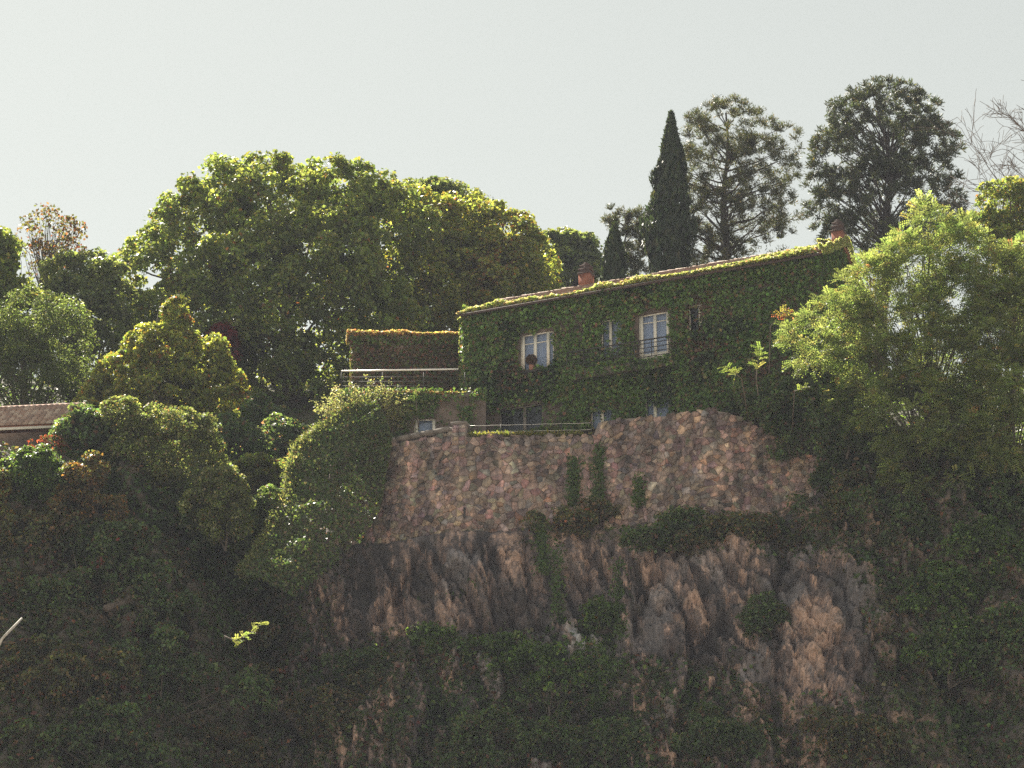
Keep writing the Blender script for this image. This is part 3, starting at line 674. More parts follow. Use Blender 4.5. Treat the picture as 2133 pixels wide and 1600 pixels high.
# ------------------------------------------------------------------ neighbouring house at the left edge
NY = 121.5; nl = at(-190, 905, NY); nr_ = at(152, 886, NY); NZ = nr_[2]
nb = empty('brick_house', V((nl[0] + nr_[0]) / 2, NY + 2.5, NZ - 3.4), 'brown brick house with pale tiled roof edge behind the bushes at left', 'house'); NO = np.array(nb.location)
nd_ = unit(V(nr_[0] - nl[0], -0.9, 0)); nbk = V(-nd_[1], nd_[0], 0); NLn = nr_[0] - nl[0]; n0 = V(nl[0], NY + 0.9, NZ)
mb = MB(); mb.box(n0 + nd_ * 0.2 + nbk * 0.35 - Z3 * 3.6, nd_ * (NLn - 0.4), nbk * 5, Z3 * 3.5); mb.build('wall', M['brown_brick'], nb, NO)
p2 = math.radians(40); s2 = unit(nbk * math.cos(p2) + Z3 * math.sin(p2)); m2 = unit(-nbk * math.sin(p2) + Z3 * math.cos(p2))
mb = MB(); mb.box(n0, nd_ * NLn, s2 * 3.2, m2 * 0.07); mb.box(n0 + nbk * (6.4 * math.cos(p2)), nd_ * NLn, unit(-nbk * math.cos(p2) + Z3 * math.sin(p2)) * 3.17, unit(nbk * math.sin(p2) + Z3 * math.cos(p2)) * 0.07); nroof = mb.build('roof', M['terracotta'], nb, NO)
mb = MB(); mb.box(n0 - nbk * 0.06 - Z3 * 0.10, nd_ * NLn, nbk * 0.055, Z3 * 0.12); mb.build('fascia', M['white'], nb, NO)
tv, tf = [], []
for e, (s, h, ra) in enumerate(((0, 0.07, 0.13), (0.42, 0.0, 0.10))):
    for k in range(7):
        an = math.pi * k / 6; tv.append(nd_ * (-math.cos(an) * ra) + s2 * s + m2 * (math.sin(an) * ra + h))
for k in range(6): tf.append([k, k + 1, 8 + k, 7 + k])
tf.append([6, 5, 4, 3, 2, 1, 0]); tm = [fmesh('tile', np.array(tv), tf, M['tile'], tint=np.tile(c, (7, 1))) for c in ([0.42, 0.31, 0.25], [0.35, 0.24, 0.19], [0.30, 0.22, 0.18], [0.48, 0.39, 0.32])]
for i in range(int(NLn / 0.27)):
    for j in range(8):
        if i < int(NLn / 0.27) - 15 and j > 4: continue
        o = bpy.data.objects.new('tile', tm[random.randrange(4)]); link(o, nroof); o.location = tuple(n0 + nd_ * ((i + 0.5) * 0.27 + random.gauss(0, 0.01)) + s2 * (j * 0.35 - 0.04) + m2 * 0.085 - NO)

# ------------------------------------------------------------------ climbing plants on the buildings
def scatter_plane(org, ud, vd, nd, U, Vv, dens, seed, thick=0.3, size=0.16, mask=None, pal=None, spread=0.55, nfreq=0.8):
    """ivy leaves over a plane: returns centre, normal, axis, size, tint"""
    r = np.random.default_rng(seed); n = int(abs(U[1] - U[0]) * abs(Vv[1] - Vv[0]) * dens)
    u = r.uniform(U[0], U[1], n); v_ = r.uniform(Vv[0], Vv[1], n)
    if mask is not None: k = r.random(n) < mask(u, v_); u, v_ = u[k], v_[k]; n = len(u)
    bulge = 0.5 + 0.5 * fbm(np.stack([u * nfreq, v_ * nfreq, 0 * u], 1), 4, seed)
    fine = 0.5 + 0.5 * fbm(np.stack([u * 4, v_ * 4, 0 * u], 1), 2, seed + 5)
    o = thick * (0.12 + 0.62 * bulge + 0.26 * fine) * r.uniform(0.45, 1.05, n)
    p = org + ud * u[:, None] + vd * v_[:, None] + nd * o[:, None]
    nr = nd + np.array([0, 0, 0.35]) + r.normal(0, spread, (n, 3)); ax = -np.array([0, 0, 1.0]) + r.normal(0, 0.5, (n, 3))
    return p, nr, ax, size * r.uniform(0.6, 1.3, n), pick(pal, n, 0.25, r)
def cat_parts(parts): return [np.concatenate([q[i] for q in parts]) for i in range(5)]
IVY = [((0.1013, 0.1684, 0.0448), 5), ((0.135, 0.2104, 0.0568), 3), ((0.0759, 0.1263, 0.0419), 3), ((0.1856, 0.1599, 0.0673), 0.9), ((0.2194, 0.1179, 0.0747), 0.6)]
REDVINE = [((0.118, 0.1081, 0.0501), 3), ((0.1623, 0.0927, 0.0601), 2.5), ((0.0884, 0.1236, 0.0429), 3), ((0.236, 0.0696, 0.0572), 0.5)]
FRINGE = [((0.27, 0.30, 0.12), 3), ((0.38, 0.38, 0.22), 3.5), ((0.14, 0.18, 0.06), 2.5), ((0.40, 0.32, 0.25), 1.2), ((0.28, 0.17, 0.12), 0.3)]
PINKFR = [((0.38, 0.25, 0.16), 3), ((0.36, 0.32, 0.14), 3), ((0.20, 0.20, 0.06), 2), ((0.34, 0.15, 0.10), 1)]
ivy = empty('house_ivy', hp(LEN * 0.3, -0.1, 0), 'thick ivy covering the whole facade and gable of the long house', 'ivy'); IO = np.array(ivy.location)
def inrect(u, h, q, m, seed):
    nz = 0.30 * fbm(np.stack([u * 3.5, h * 2.2, 0 * u], 1), 4, seed); return (u > q[0] - m + nz) & (u < q[1] + m + nz) & (h > q[2] - m + nz) & (h < q[3] + m * 0.4 + nz)
def fmask(u, h):
    k = np.ones(len(u))
    k[inrect(u, h, OPEN['w1'], 0.02, 1)] = 0; k[inrect(u, h, OPEN['w3'], 0.06, 2)] = 0
    k[inrect(u, h, OPEN['w2'], -0.12, 3)] = 0.10; k[inrect(u, h, OPEN['w4'], -0.05, 4)] = 0.18
    for w in ('w5', 'w6', 'w7'):
        q = OPEN[w]; k[inrect(u, h, (q[0], q[1], q[2], q[2] + (q[3] - q[2]) * 0.62), -0.05, 5)] = 0.05
    bare = fbm(np.stack([u * 0.9, h * 0.9, 0 * u], 1), 3, 9) * 0.6 + np.exp(-(((u - 2.6) / 2.2) ** 2 + ((h - 2.3) / 0.9) ** 2)) * 1.1
    k *= 1 - 0.85 * np.clip((bare - 0.42) * 3, 0, 1)
    b2 = fbm(np.stack([u * 0.7, h * 0.7, 0 * u + 4], 1), 4, 19); k *= 1 - 0.5 * np.clip((b2 - 0.28) * 5, 0, 1)
    return k
parts = [scatter_plane(hp(0, 0, 0), HU, Z3, -HB, (-0.25, LEN + 0.25), (0.2, EH + 0.1), 270, 1, 0.62, 0.172, fmask, IVY),
         scatter_plane(hp(0, 0, 0), HU, Z3, -HB, (-0.3, LEN + 0.25), (EH - 0.9, EH + 0.12), 180, 2, 0.75, 0.17, None, IVY),
         scatter_plane(hp(LEN, 0, 0), HB, Z3, HU, (-0.2, DEP), (0.2, EH + 2.1), 170, 3, 0.4, 0.17, lambda u, h: (h < EH + (DEP / 2 - np.abs(u - DEP / 2)) * math.tan(pit)) * 1.0, IVY),
         scatter_plane(hp(0, 0, 0), HB, Z3, -HU, (-0.2, 3.0), (0.2, EH + 0.6), 150, 4, 0.4, 0.17, None, IVY + FRINGE[:2]),
         # swags on the balcony and above the windows
         scatter_plane(hp(0, BO, 0), HU, Z3, -HB, (ua - 0.1, ub - 1.5), (zs - 0.45, zs + 0.75), 200, 5, 0.35, 0.17, lambda u, h: 0.06 + 0.94 * (fbm(np.stack([u * 1.2, h * 1.2, 0 * u], 1), 3, 71) > -0.25) * (h < zs + 0.18), IVY),
         scatter_plane(hp(0, BO, 0), HU, Z3, -HB, (ub - 1.5, ub + 0.2), (zs - 0.5, zs + 0.05), 220, 6, 0.35, 0.17, None, IVY),
         scatter_plane(hp(0, 0, 0), HU, Z3, -HB, (FU(1396, 700), FU(1560, 700)), (fuv(1470, 760)[1], fuv(1470, 690)[1]), 170, 7, 0.95, 0.18, lambda u, h: 1.0 * (fbm(np.stack([u, h, 0 * u], 1), 3, 72) > -0.15), IVY)]
# soften the red patch seen on the right of the facade
P_, N_, A_, S_, T_ = cat_parts(parts)
T_ = autumn(P_, T_, 0.5, (0.12, 0.07, 0.045), 0.45, 8, 0.2); T_ = autumn(P_, T_, 0.5, (0.11, 0.135, 0.04), 0.6, 28, 0.2); T_ = autumn(P_, T_, 0.6, (0.035, 0.055, 0.024), 0.7, 38, 0.2)
leaves('foliage', P_, N_, A_, S_, T_, M['ivy'], ivy, 0.85, 0.1, IO)
# sunlit fringe rolling over the eaves and up the gable
fr = []
r = np.random.default_rng(12)
def fringe(pts, n, width, height, pal, seed, along=None, size=0.15, wav=1.3):
    """leaves heaped along a polyline"""
    r = np.random.default_rng(seed); pts = np.array(pts); L = np.concatenate([[0], np.cumsum(np.linalg.norm(np.diff(pts, axis=0), axis=1))]); s = r.uniform(0, L[-1], n)
    c = np.stack([np.interp(s, L, pts[:, k]) for k in range(3)], 1); hgt = height * np.clip(0.75 + wav * fbm(np.stack([s * 1.1, 0 * s, 0 * s], 1), 4, seed), 0.12, 1.6)
    a = r.uniform(0, math.pi, n); rr = np.sqrt(r.uniform(0.3, 1, n))
    bk = V(HB[0], HB[1], 0) if along is None else along
    p = c + bk * (np.cos(a) * rr * width)[:, None] + Z3 * (np.sin(a) * rr * hgt)[:, None]
    nr = Z3 * 0.9 + r.normal(0, 0.6, (n, 3)) + bk * np.cos(a)[:, None] * 0.5; ax = r.normal(0, 1, (n, 3)) - Z3 * 0.2
    return p, nr, ax, size * r.uniform(0.6, 1.3, n), pick(pal, n, 0.22, r)
eb = lambda u, b: hp(u, b, EH + b * math.tan(pit) + 0.10)
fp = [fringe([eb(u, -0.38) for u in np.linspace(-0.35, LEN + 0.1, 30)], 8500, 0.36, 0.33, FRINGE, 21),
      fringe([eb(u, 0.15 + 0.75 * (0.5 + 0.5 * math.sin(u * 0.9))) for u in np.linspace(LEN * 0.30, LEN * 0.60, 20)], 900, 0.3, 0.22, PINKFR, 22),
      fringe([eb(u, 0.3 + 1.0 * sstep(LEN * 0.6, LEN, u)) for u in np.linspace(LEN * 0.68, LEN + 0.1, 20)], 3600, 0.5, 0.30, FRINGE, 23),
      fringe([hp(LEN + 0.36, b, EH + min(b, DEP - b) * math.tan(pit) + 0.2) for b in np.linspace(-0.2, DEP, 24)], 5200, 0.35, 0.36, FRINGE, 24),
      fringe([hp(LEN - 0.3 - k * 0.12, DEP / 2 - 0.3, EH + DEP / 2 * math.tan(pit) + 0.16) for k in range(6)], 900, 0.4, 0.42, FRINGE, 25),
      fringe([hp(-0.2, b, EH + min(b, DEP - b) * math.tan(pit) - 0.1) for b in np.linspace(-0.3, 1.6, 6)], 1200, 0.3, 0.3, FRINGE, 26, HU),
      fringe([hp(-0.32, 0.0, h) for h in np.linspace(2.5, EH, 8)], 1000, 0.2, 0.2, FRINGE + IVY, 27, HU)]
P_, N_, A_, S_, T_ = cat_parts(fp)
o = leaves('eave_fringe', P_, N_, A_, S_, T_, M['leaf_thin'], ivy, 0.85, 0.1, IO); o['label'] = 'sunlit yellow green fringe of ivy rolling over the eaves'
r = np.random.default_rng(5)
for k in range(16):
    u = r.uniform(0.5, LEN - 0.5)
    if any(q[0] - 0.1 < u < q[1] + 0.1 for q in OPEN.values()): continue
    pts = [hp(u + r.normal(0, 0.12) * j * 0.4, -0.04, 0.1 + EH * 0.95 * j / 9) for j in range(10)]; mb = MB(); mb.tube(pts, np.linspace(0.045, 0.012, 10), 5); mb.build('stem', M['bark'], ivy, IO, True)

av = empty('annexe_vine', V(UX0 + 2, 126.9, AFZ), 'reddish vine covering the annexe rear wall with a pale sunlit crest', 'vine'); AVO = np.array(av.location)
X1 = V(1, 0, 0); NF = V(0, -1, 0)
parts = [scatter_plane(V(UX0, 127, AFZ), X1, Z3, NF, (-0.1, UX1 - UX0), (0, UZ - AFZ), 260, 31, 0.4, 0.16, None, REDVINE),
         scatter_plane(V(UX0 - 0.2, 126.75, UZ - 0.5), X1, Z3, NF, (0, UX1 - UX0 + 0.2), (0, 0.5), 220, 32, 0.3, 0.16, None, REDVINE + IVY[:2]),
         scatter_plane(V(UX0, 127, AFZ), V(0, 1, 0), Z3, V(-1, 0, 0), (0, 3), (0, UZ - AFZ), 150, 33, 0.3, 0.16, None, REDVINE)]
P_, N_, A_, S_, T_ = cat_parts(parts); leaves('foliage', P_, N_, A_, S_, T_, M['ivy'], av, 0.85, 0.1, AVO)
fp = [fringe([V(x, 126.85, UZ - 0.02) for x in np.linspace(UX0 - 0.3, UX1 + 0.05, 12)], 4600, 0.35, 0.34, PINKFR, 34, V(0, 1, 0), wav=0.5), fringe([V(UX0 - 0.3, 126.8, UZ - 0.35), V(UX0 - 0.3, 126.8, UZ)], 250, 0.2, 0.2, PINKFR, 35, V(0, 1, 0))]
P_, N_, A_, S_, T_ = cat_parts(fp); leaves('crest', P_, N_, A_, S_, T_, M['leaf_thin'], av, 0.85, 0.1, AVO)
for k in range(5):
    x = UX0 + 0.6 + k * 1.0; mb = MB(); mb.tube([V(x, 126.93, AFZ + 0.0), V(x + 0.1, 126.93, AFZ + 1.5), V(x - 0.1, 126.93, UZ - 0.3)], [0.04, 0.03, 0.015], 5); mb.build('stem', M['bark'], av, AVO, True)
tv_ = empty('terrace_vine', V(at(880, 820, 123.2)[0], 123.2, AFZ - 0.2), 'trailing vine with pale sunlit flowers along the terrace edge', 'vine'); TO = np.array(tv_.location)
fp = [fringe([at(px, 822, 123.3) for px in np.linspace(800, 955, 10)], 1100, 0.25, 0.2, PINKFR + [((0.55, 0.45, 0.36), 1.5)], 36, V(0, 1, 0), 0.13)]
P_, N_, A_, S_, T_ = cat_parts(fp); leaves('flowers', P_, N_, A_, S_, T_, M['leaf_thin'], tv_, 0.85, 0.1, TO)
parts = [scatter_plane(V(AX0, 123.5, GZ), X1, Z3, NF, (-0.2, AX1 - AX0 - 0.2), (0.2, AFZ - GZ), 210, 37, 0.35, 0.16, lambda u, h: (~inrect(u, h, AW, 0.05, 6)) * (0.12 + 0.88 * (fbm(np.stack([u, h, 0 * u], 1), 3, 73) > -0.05) * (u < AX1 - AX0 - 0.6)), IVY),
         scatter_plane(V(AX0, 123.3, AFZ - 0.5), X1, Z3, NF, (TX0 - AX0 - 0.1, AX1 - AX0), (0, 0.62), 260, 38, 0.35, 0.15, lambda u, h: 0.35 + 0.65 * (fbm(np.stack([u * 1.3, h, 0 * u], 1), 3, 74) > -0.2), IVY)]
P_, N_, A_, S_, T_ = cat_parts(parts); leaves('foliage', P_, N_, A_, S_, T_, M['ivy'], tv_, 0.85, 0.1, TO)

# ------------------------------------------------------------------ trees behind
MAPLE = [((q[0][0] * 1.42, q[0][1] * 1.42, q[0][2] * 1.6), q[1]) for q in [((0.080, 0.105, 0.030), 5), ((0.105, 0.130, 0.036), 4), ((0.058, 0.082, 0.026), 3), ((0.115, 0.12, 0.028), 1.2), ((0.13, 0.065, 0.025), 0.15)]]
YELLOW = [((q[0][0] * 1.42, q[0][1] * 1.42, q[0][2] * 1.6), q[1]) for q in [((0.105, 0.130, 0.032), 5), ((0.135, 0.145, 0.036), 4), ((0.075, 0.10, 0.028), 3), ((0.17, 0.14, 0.03), 1), ((0.18, 0.08, 0.03), 0.15)]]
OLIVE = [((q[0][0] * 1.42, q[0][1] * 1.42, q[0][2] * 1.6), q[1]) for q in [((0.075, 0.095, 0.035), 4), ((0.10, 0.12, 0.045), 3), ((0.055, 0.075, 0.028), 3)]]
LIGHT = [((0.105, 0.135, 0.045), 4), ((0.13, 0.155, 0.06), 3), ((0.07, 0.10, 0.03), 3)]
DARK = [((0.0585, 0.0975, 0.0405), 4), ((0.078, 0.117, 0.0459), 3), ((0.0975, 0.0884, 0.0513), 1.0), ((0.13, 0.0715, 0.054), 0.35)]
RUSTY = [((0.13, 0.075, 0.035), 3), ((0.10, 0.095, 0.03), 3), ((0.17, 0.06, 0.03), 1.5), ((0.075, 0.085, 0.028), 3)]
def onhill(px, Y):
    x = at(px, 900, Y)[0]; return V(x, Y, float(hill(x, Y)))
YA = 146
tree('maple_tree', 'huge round green maple behind the annexe, tallest tree on the left',
     lobes_px([(600, 520, 190, 160), (420, 510, 110, 110), (560, 400, 85, 70), (680, 410, 90, 75), (460, 410, 80, 65), (340, 560, 85, 80), (235, 640, 60, 65), (770, 500, 110, 130),
               (640, 680, 220, 170), (420, 680, 140, 130), (740, 720, 150, 160), (600, 820, 190, 130), (330, 690, 90, 90), (750, 390, 60, 50), (820, 470, 90, 80), (500, 600, 120, 120, -3), (690, 560, 120, 130, -3)], YA),
     onhill(600, YA), MAPLE, 1450, 84, 0.72, 0.245, trunk_r=0.45, limbs=24, rmin=0.35, seed=41, red=((0.14, 0.06, 0.025), 0.12, 0.6, 0.3))
tree('maple_tree', 'yellow green maple standing between the huge maple and the small chimney',
     lobes_px([(880, 480, 90, 80), (970, 490, 85, 75), (1050, 500, 75, 65), (1100, 545, 55, 60), (900, 590, 120, 100), (1020, 590, 100, 90), (930, 660, 130, 90), (1110, 600, 45, 50)], 150),
     onhill(980, 150), YELLOW, 660, 92, 0.62, 0.225, trunk_r=0.45, limbs=40, seed=42, red=((0.18, 0.09, 0.03), 0.25, 0.5, 0.25))
tree('oak_tree', 'olive green tree crown peeping over the yellow green maple',
     lobes_px([(850, 425, 50, 45), (905, 420, 45, 42), (965, 435, 45, 40), (930, 480, 90, 60)], 158), onhill(920, 158), OLIVE, 260, 100, 0.6, 0.22, trunk_r=0.4, limbs=16, seed=43)
tree('oak_tree', 'hazy distant tree just left of the small cypress',
     lobes_px([(1165, 535, 45, 50), (1200, 530, 35, 38), (1180, 590, 70, 60), (1225, 560, 30, 40)], 168), onhill(1180, 168), OLIVE, 150, 130, 0.7, 0.28, trunk_r=0.35, limbs=16, seed=44)
tree('broadleaf_tree', 'bright green tree cut by the left edge of the picture',
     lobes_px([(-35, 560, 65, 80), (-60, 640, 80, 90), (-10, 530, 40, 45), (0, 600, 35, 40), (50, 650, 55, 60), (20, 690, 60, 60)], 138), onhill(-40, 138), MAPLE, 210, 120, 0.7, 0.24, trunk_r=0.3, limbs=16, seed=45)
tree('ash_tree', 'slender sparse tree with rusty red tips at the far left',
     lobes_px([(95, 480, 55, 45), (60, 500, 35, 50), (140, 500, 45, 40), (95, 560, 55, 60)], 144), onhill(95, 144), RUSTY, 130, 13, 0.45, 0.19, 'leaf_thin', trunk_r=0.13, limbs=110, seed=46, rmin=0.1)
tree('broadleaf_tree', 'bluish green rounded tree between the sparse rusty tree and the huge maple',
     lobes_px([(140, 580, 45, 45), (195, 565, 50, 42), (235, 590, 40, 50), (170, 640, 80, 70), (215, 710, 60, 70), (130, 720, 60, 70)], 142), onhill(180, 142), OLIVE, 150, 140, 0.7, 0.22, trunk_r=0.3, limbs=16, seed=47)
tree('willow_tree', 'pale grey green feathery tree behind the brick house',
     lobes_px([(70, 690, 75, 75), (20, 720, 70, 70), (130, 720, 60, 90), (60, 800, 110, 80), (-60, 760, 80, 100)], 132), onhill(60, 132), LIGHT, 330, 105, 0.6, 0.17, 'leaf_thin', trunk_r=0.25, limbs=30, seed=48, aspect=0.4, droop=0.9)
tree('maple_tree', 'small pointed sunlit maple in front of the huge dark maple',
     lobes_px([(368, 672, 26, 45), (340, 740, 70, 60), (420, 760, 55, 60), (265, 790, 60, 50), (450, 820, 55, 60), (335, 830, 110, 70), (220, 850, 50, 40), (210, 830, 40, 35), (300, 720, 30, 40)], 129),
     onhill(340, 129), YELLOW, 560, 95, 0.42, 0.19, trunk_r=0.2, limbs=34, seed=49, red=((0.2, 0.09, 0.035), 0.3, 0.7, 0.25))
# crimson creeper on the dark edge of the huge maple
tree('creeper', 'dark crimson creeper hanging on the huge maple above the small one',
     lobes_px([(465, 705, 26, 26), (480, 735, 20, 25)], 142), onhill(470, 142), [((0.16, 0.02, 0.022), 3), ((0.08, 0.02, 0.02), 2)], 26, 60, 0.4, 0.2, trunk_r=0.06, limbs=6, seed=50, cat='creeper', crown='foliage', stem='stem')

# conifers
CYP = [((0.0286, 0.0468, 0.0208), 4), ((0.0416, 0.0624, 0.026), 3), ((0.065, 0.0715, 0.0325), 1)]
PINE = [((0.065, 0.078, 0.034), 4), ((0.085, 0.095, 0.042), 3), ((0.13, 0.10, 0.05), 1.3), ((0.045, 0.058, 0.028), 2)]
CEDAR = [((0.05, 0.065, 0.036), 4), ((0.066, 0.08, 0.042), 3), ((0.11, 0.095, 0.045), 0.9), ((0.036, 0.05, 0.03), 2)]
def cypress(label, px, top, Y, rpx, n, seed, lean=0.0, slim=2.3):
    r = np.random.default_rng(seed); base = onhill(px, Y); tp = at(px + lean, top, Y); H = tp[2] - base[2]; R = rpx * scl(Y)
    t = empty('cypress_tree', base, label, 'tree', 'columnar cypresses behind the roof')
    h = r.random(n); prof = np.minimum(np.sin(np.clip(h * 1.25 + 0.15, 0, 1) * math.pi / 2), 1) * np.clip((1 - h) * slim, 0, 1) ** 0.8
    an = r.uniform(0, 2 * math.pi, n); lump = 1 + 0.75 * fbm(np.stack([np.cos(an) * 1.9, np.sin(an) * 1.9, h * 13], 1), 4, seed); rad = R * prof * lump * r.uniform(0.62, 1.03, n) ** 0.6
    d = np.stack([np.cos(an), np.sin(an), 0 * an], 1); ax0 = base + (tp - base) * h[:, None]
    p = ax0 + d * rad[:, None]
    leaves('crown', p, d + r.normal(0, 0.5, (n, 3)), Z3 * 1.2 + d * 0.35 + r.normal(0, 0.3, (n, 3)), r.uniform(0.28, 0.6, n), pick(CYP, n, 0.25, r), M['needle'], t, 0.34, 0.05, base)
    mb = MB(); mb.tube([base - Z3 * 0.3, base + (tp - base) * 0.5, base + (tp - base) * 0.95], [0.25, 0.16, 0.03], 7); mb.build('trunk', M['bark_dark'], t, base, True)
cypress('tall pointed dark cypress, tallest column behind the roof', 1388, 236, 148, 50, 20000, 61, 10)
cypress('short dark cypress beside the left chimney', 1275, 468, 140, 38, 9000, 62, 6, 3.4)
def tufted(name, label, lobes, base, top, pal, ncl, per, seed, tl=0.34, tr=0.32, mat='needle', aspect=0.16, cr=0.42, rmin=0.15, fork=0.0, twig=None, limbr=0.12, keep=0.16, rise=0.05):
    """conifer: limbs carrying tufts of needles that point outward and up"""
    r = np.random.default_rng(seed); t = empty(name, base, label, 'tree')
    cc, cd = clump_centres(lobes, ncl, rmin, 1.03, 0.1, r)
    k = np.repeat(np.arange(len(cc)), per); m = len(k); d = unit(randdir(m, r) + cd[k] * 0.55 + V(0, 0, 0.65))
    p = cc[k] + d * (cr * r.uniform(0.2, 1.0, m))[:, None]
    tn = np.clip(pick(pal, m, 0.22, r) * np.exp(r.normal(0, 0.2, (len(cc), 1)))[k], 0.004, 0.5)
    leaves('crown', p, randdir(m, r) + d * 0.2, d + r.normal(0, 0.18, (m, 3)), tl * r.uniform(0.7, 1.3, m), tn, M[mat], t, aspect, 0.03, base)
    mb = MB(); trk = limb(base - Z3 * 0.4, top, 0.0, 10, 0.18, r); mb.tube(trk, np.linspace(tr, tr * 0.12, 10), 8)
    for q in cc[r.random(len(cc)) < keep]:
        f = np.clip((q[2] - base[2]) / (top[2] - base[2]) - rise - fork * r.random(), 0.05, 0.96) * 9; a = trk[int(f)] + (trk[min(int(f) + 1, 9)] - trk[int(f)]) * (f % 1)
        mb.tube(limb(a, q, -0.06 if fork == 0 else 0.1, 6, 0.12, r), np.linspace(limbr * r.uniform(0.5, 1), 0.018, 6), 4)
    mb.build('trunk', M['bark_dark'], t, base, True); return t
YP = 150
tufted('pine_tree', 'open crowned pine with tufted branches right of the tall cypress',
       lobes_px([(1510, 270, 75, 65), (1450, 290, 45, 60), (1560, 260, 50, 45), (1490, 360, 95, 70), (1580, 340, 60, 60), (1635, 300, 35, 45), (1625, 370, 40, 50), (1435, 380, 55, 90), (1500, 460, 80, 70), (1445, 500, 60, 70), (1640, 440, 35, 40), (1590, 440, 60, 50), (1610, 510, 60, 40), (1510, 540, 50, 50)], YP),
       onhill(1520, YP), at(1512, 235, YP), PINE, 620, 90, 63, tl=0.23, tr=0.42, cr=0.46, aspect=0.18, limbr=0.09)
tufted('pine_tree', 'small thin pine top between the short and the tall cypress', lobes_px([(1290, 455, 28, 25), (1320, 470, 28, 32), (1318, 520, 26, 50), (1335, 560, 20, 50)], 152), onhill(1315, 152), at(1300, 440, 152), PINE, 90, 90, 64, tl=0.27, tr=0.2, cr=0.42, aspect=0.17, limbr=0.06)
tufted('cedar_tree', 'broad fan shaped evergreen behind the right chimney',
       lobes_px([(1840, 290, 120, 115), (1760, 330, 75, 90), (1930, 330, 75, 95), (1840, 230, 95, 60), (1780, 250, 60, 55), (1910, 250, 60, 55), (1740, 420, 65, 75), (1960, 400, 50, 70), (1850, 420, 130, 90), (1720, 330, 35, 60), (1970, 300, 30, 50), (1800, 490, 110, 50), (1950, 470, 80, 50)], YP),
       onhill(1850, YP), at(1850, 260, YP), CEDAR, 900, 62, 65, tl=0.28, tr=0.5, aspect=0.22, cr=0.46, fork=0.12, rise=0.10, limbr=0.07, keep=0.16)
# bare tree at the right edge
def bare(name, label, base, tips, seed):
    r = np.random.default_rng(seed); t = empty(name, base, label, 'tree'); mb = MB(); trk = limb(base - Z3 * 0.3, tips[0], 0.05, 9, 0.2, r); mb.tube(trk, np.linspace(0.22, 0.05, 9), 7)
    def grow(a, d, L, rad, dep):
        pts = [a]; dd = d
        for _ in range(5): dd = unit(dd + r.normal(0, 0.17, 3) + V(0, 0, 0.02)); pts.append(pts[-1] + dd * L / 5)
        mb.tube(pts, np.linspace(rad, max(rad * 0.55, 0.010), 6), 5)
        if dep == 0: return
        for _ in range(5):
            q = pts[r.integers(2, 6)]; grow(q, unit(dd + r.normal(0, 0.55, 3)), L * r.uniform(0.45, 0.7), max(rad * 0.5, 0.012), dep - 1)
    for tp in tips:
        a = trk[r.integers(3, 9)]; grow(a, unit(tp - a), np.linalg.norm(tp - a) * 0.75, 0.06, 3)
    mb.build('trunk', M['twig'], t, base, True)
bare('bare_tree', 'leafless twiggy tree reaching in from the right edge', onhill(2245, 136), [at(2225, 330, 136), at(2110, 240, 136), at(2060, 330, 136), at(2050, 390, 136), at(2100, 370, 136), at(2080, 430, 136), at(2130, 300, 136), at(2160, 210, 136)], 66)
tree('broadleaf_tree', 'thin crowned yellow green tree at the right edge under the bare twigs',
     lobes_px([(2085, 430, 55, 45), (2130, 450, 45, 60), (2070, 480, 40, 40), (2140, 400, 30, 30), (2110, 520, 60, 50)], 131), onhill(2150, 131), YELLOW, 130, 70, 0.5, 0.19, 'leaf_thin', trunk_r=0.18, limbs=50, seed=67, rmin=0.25)

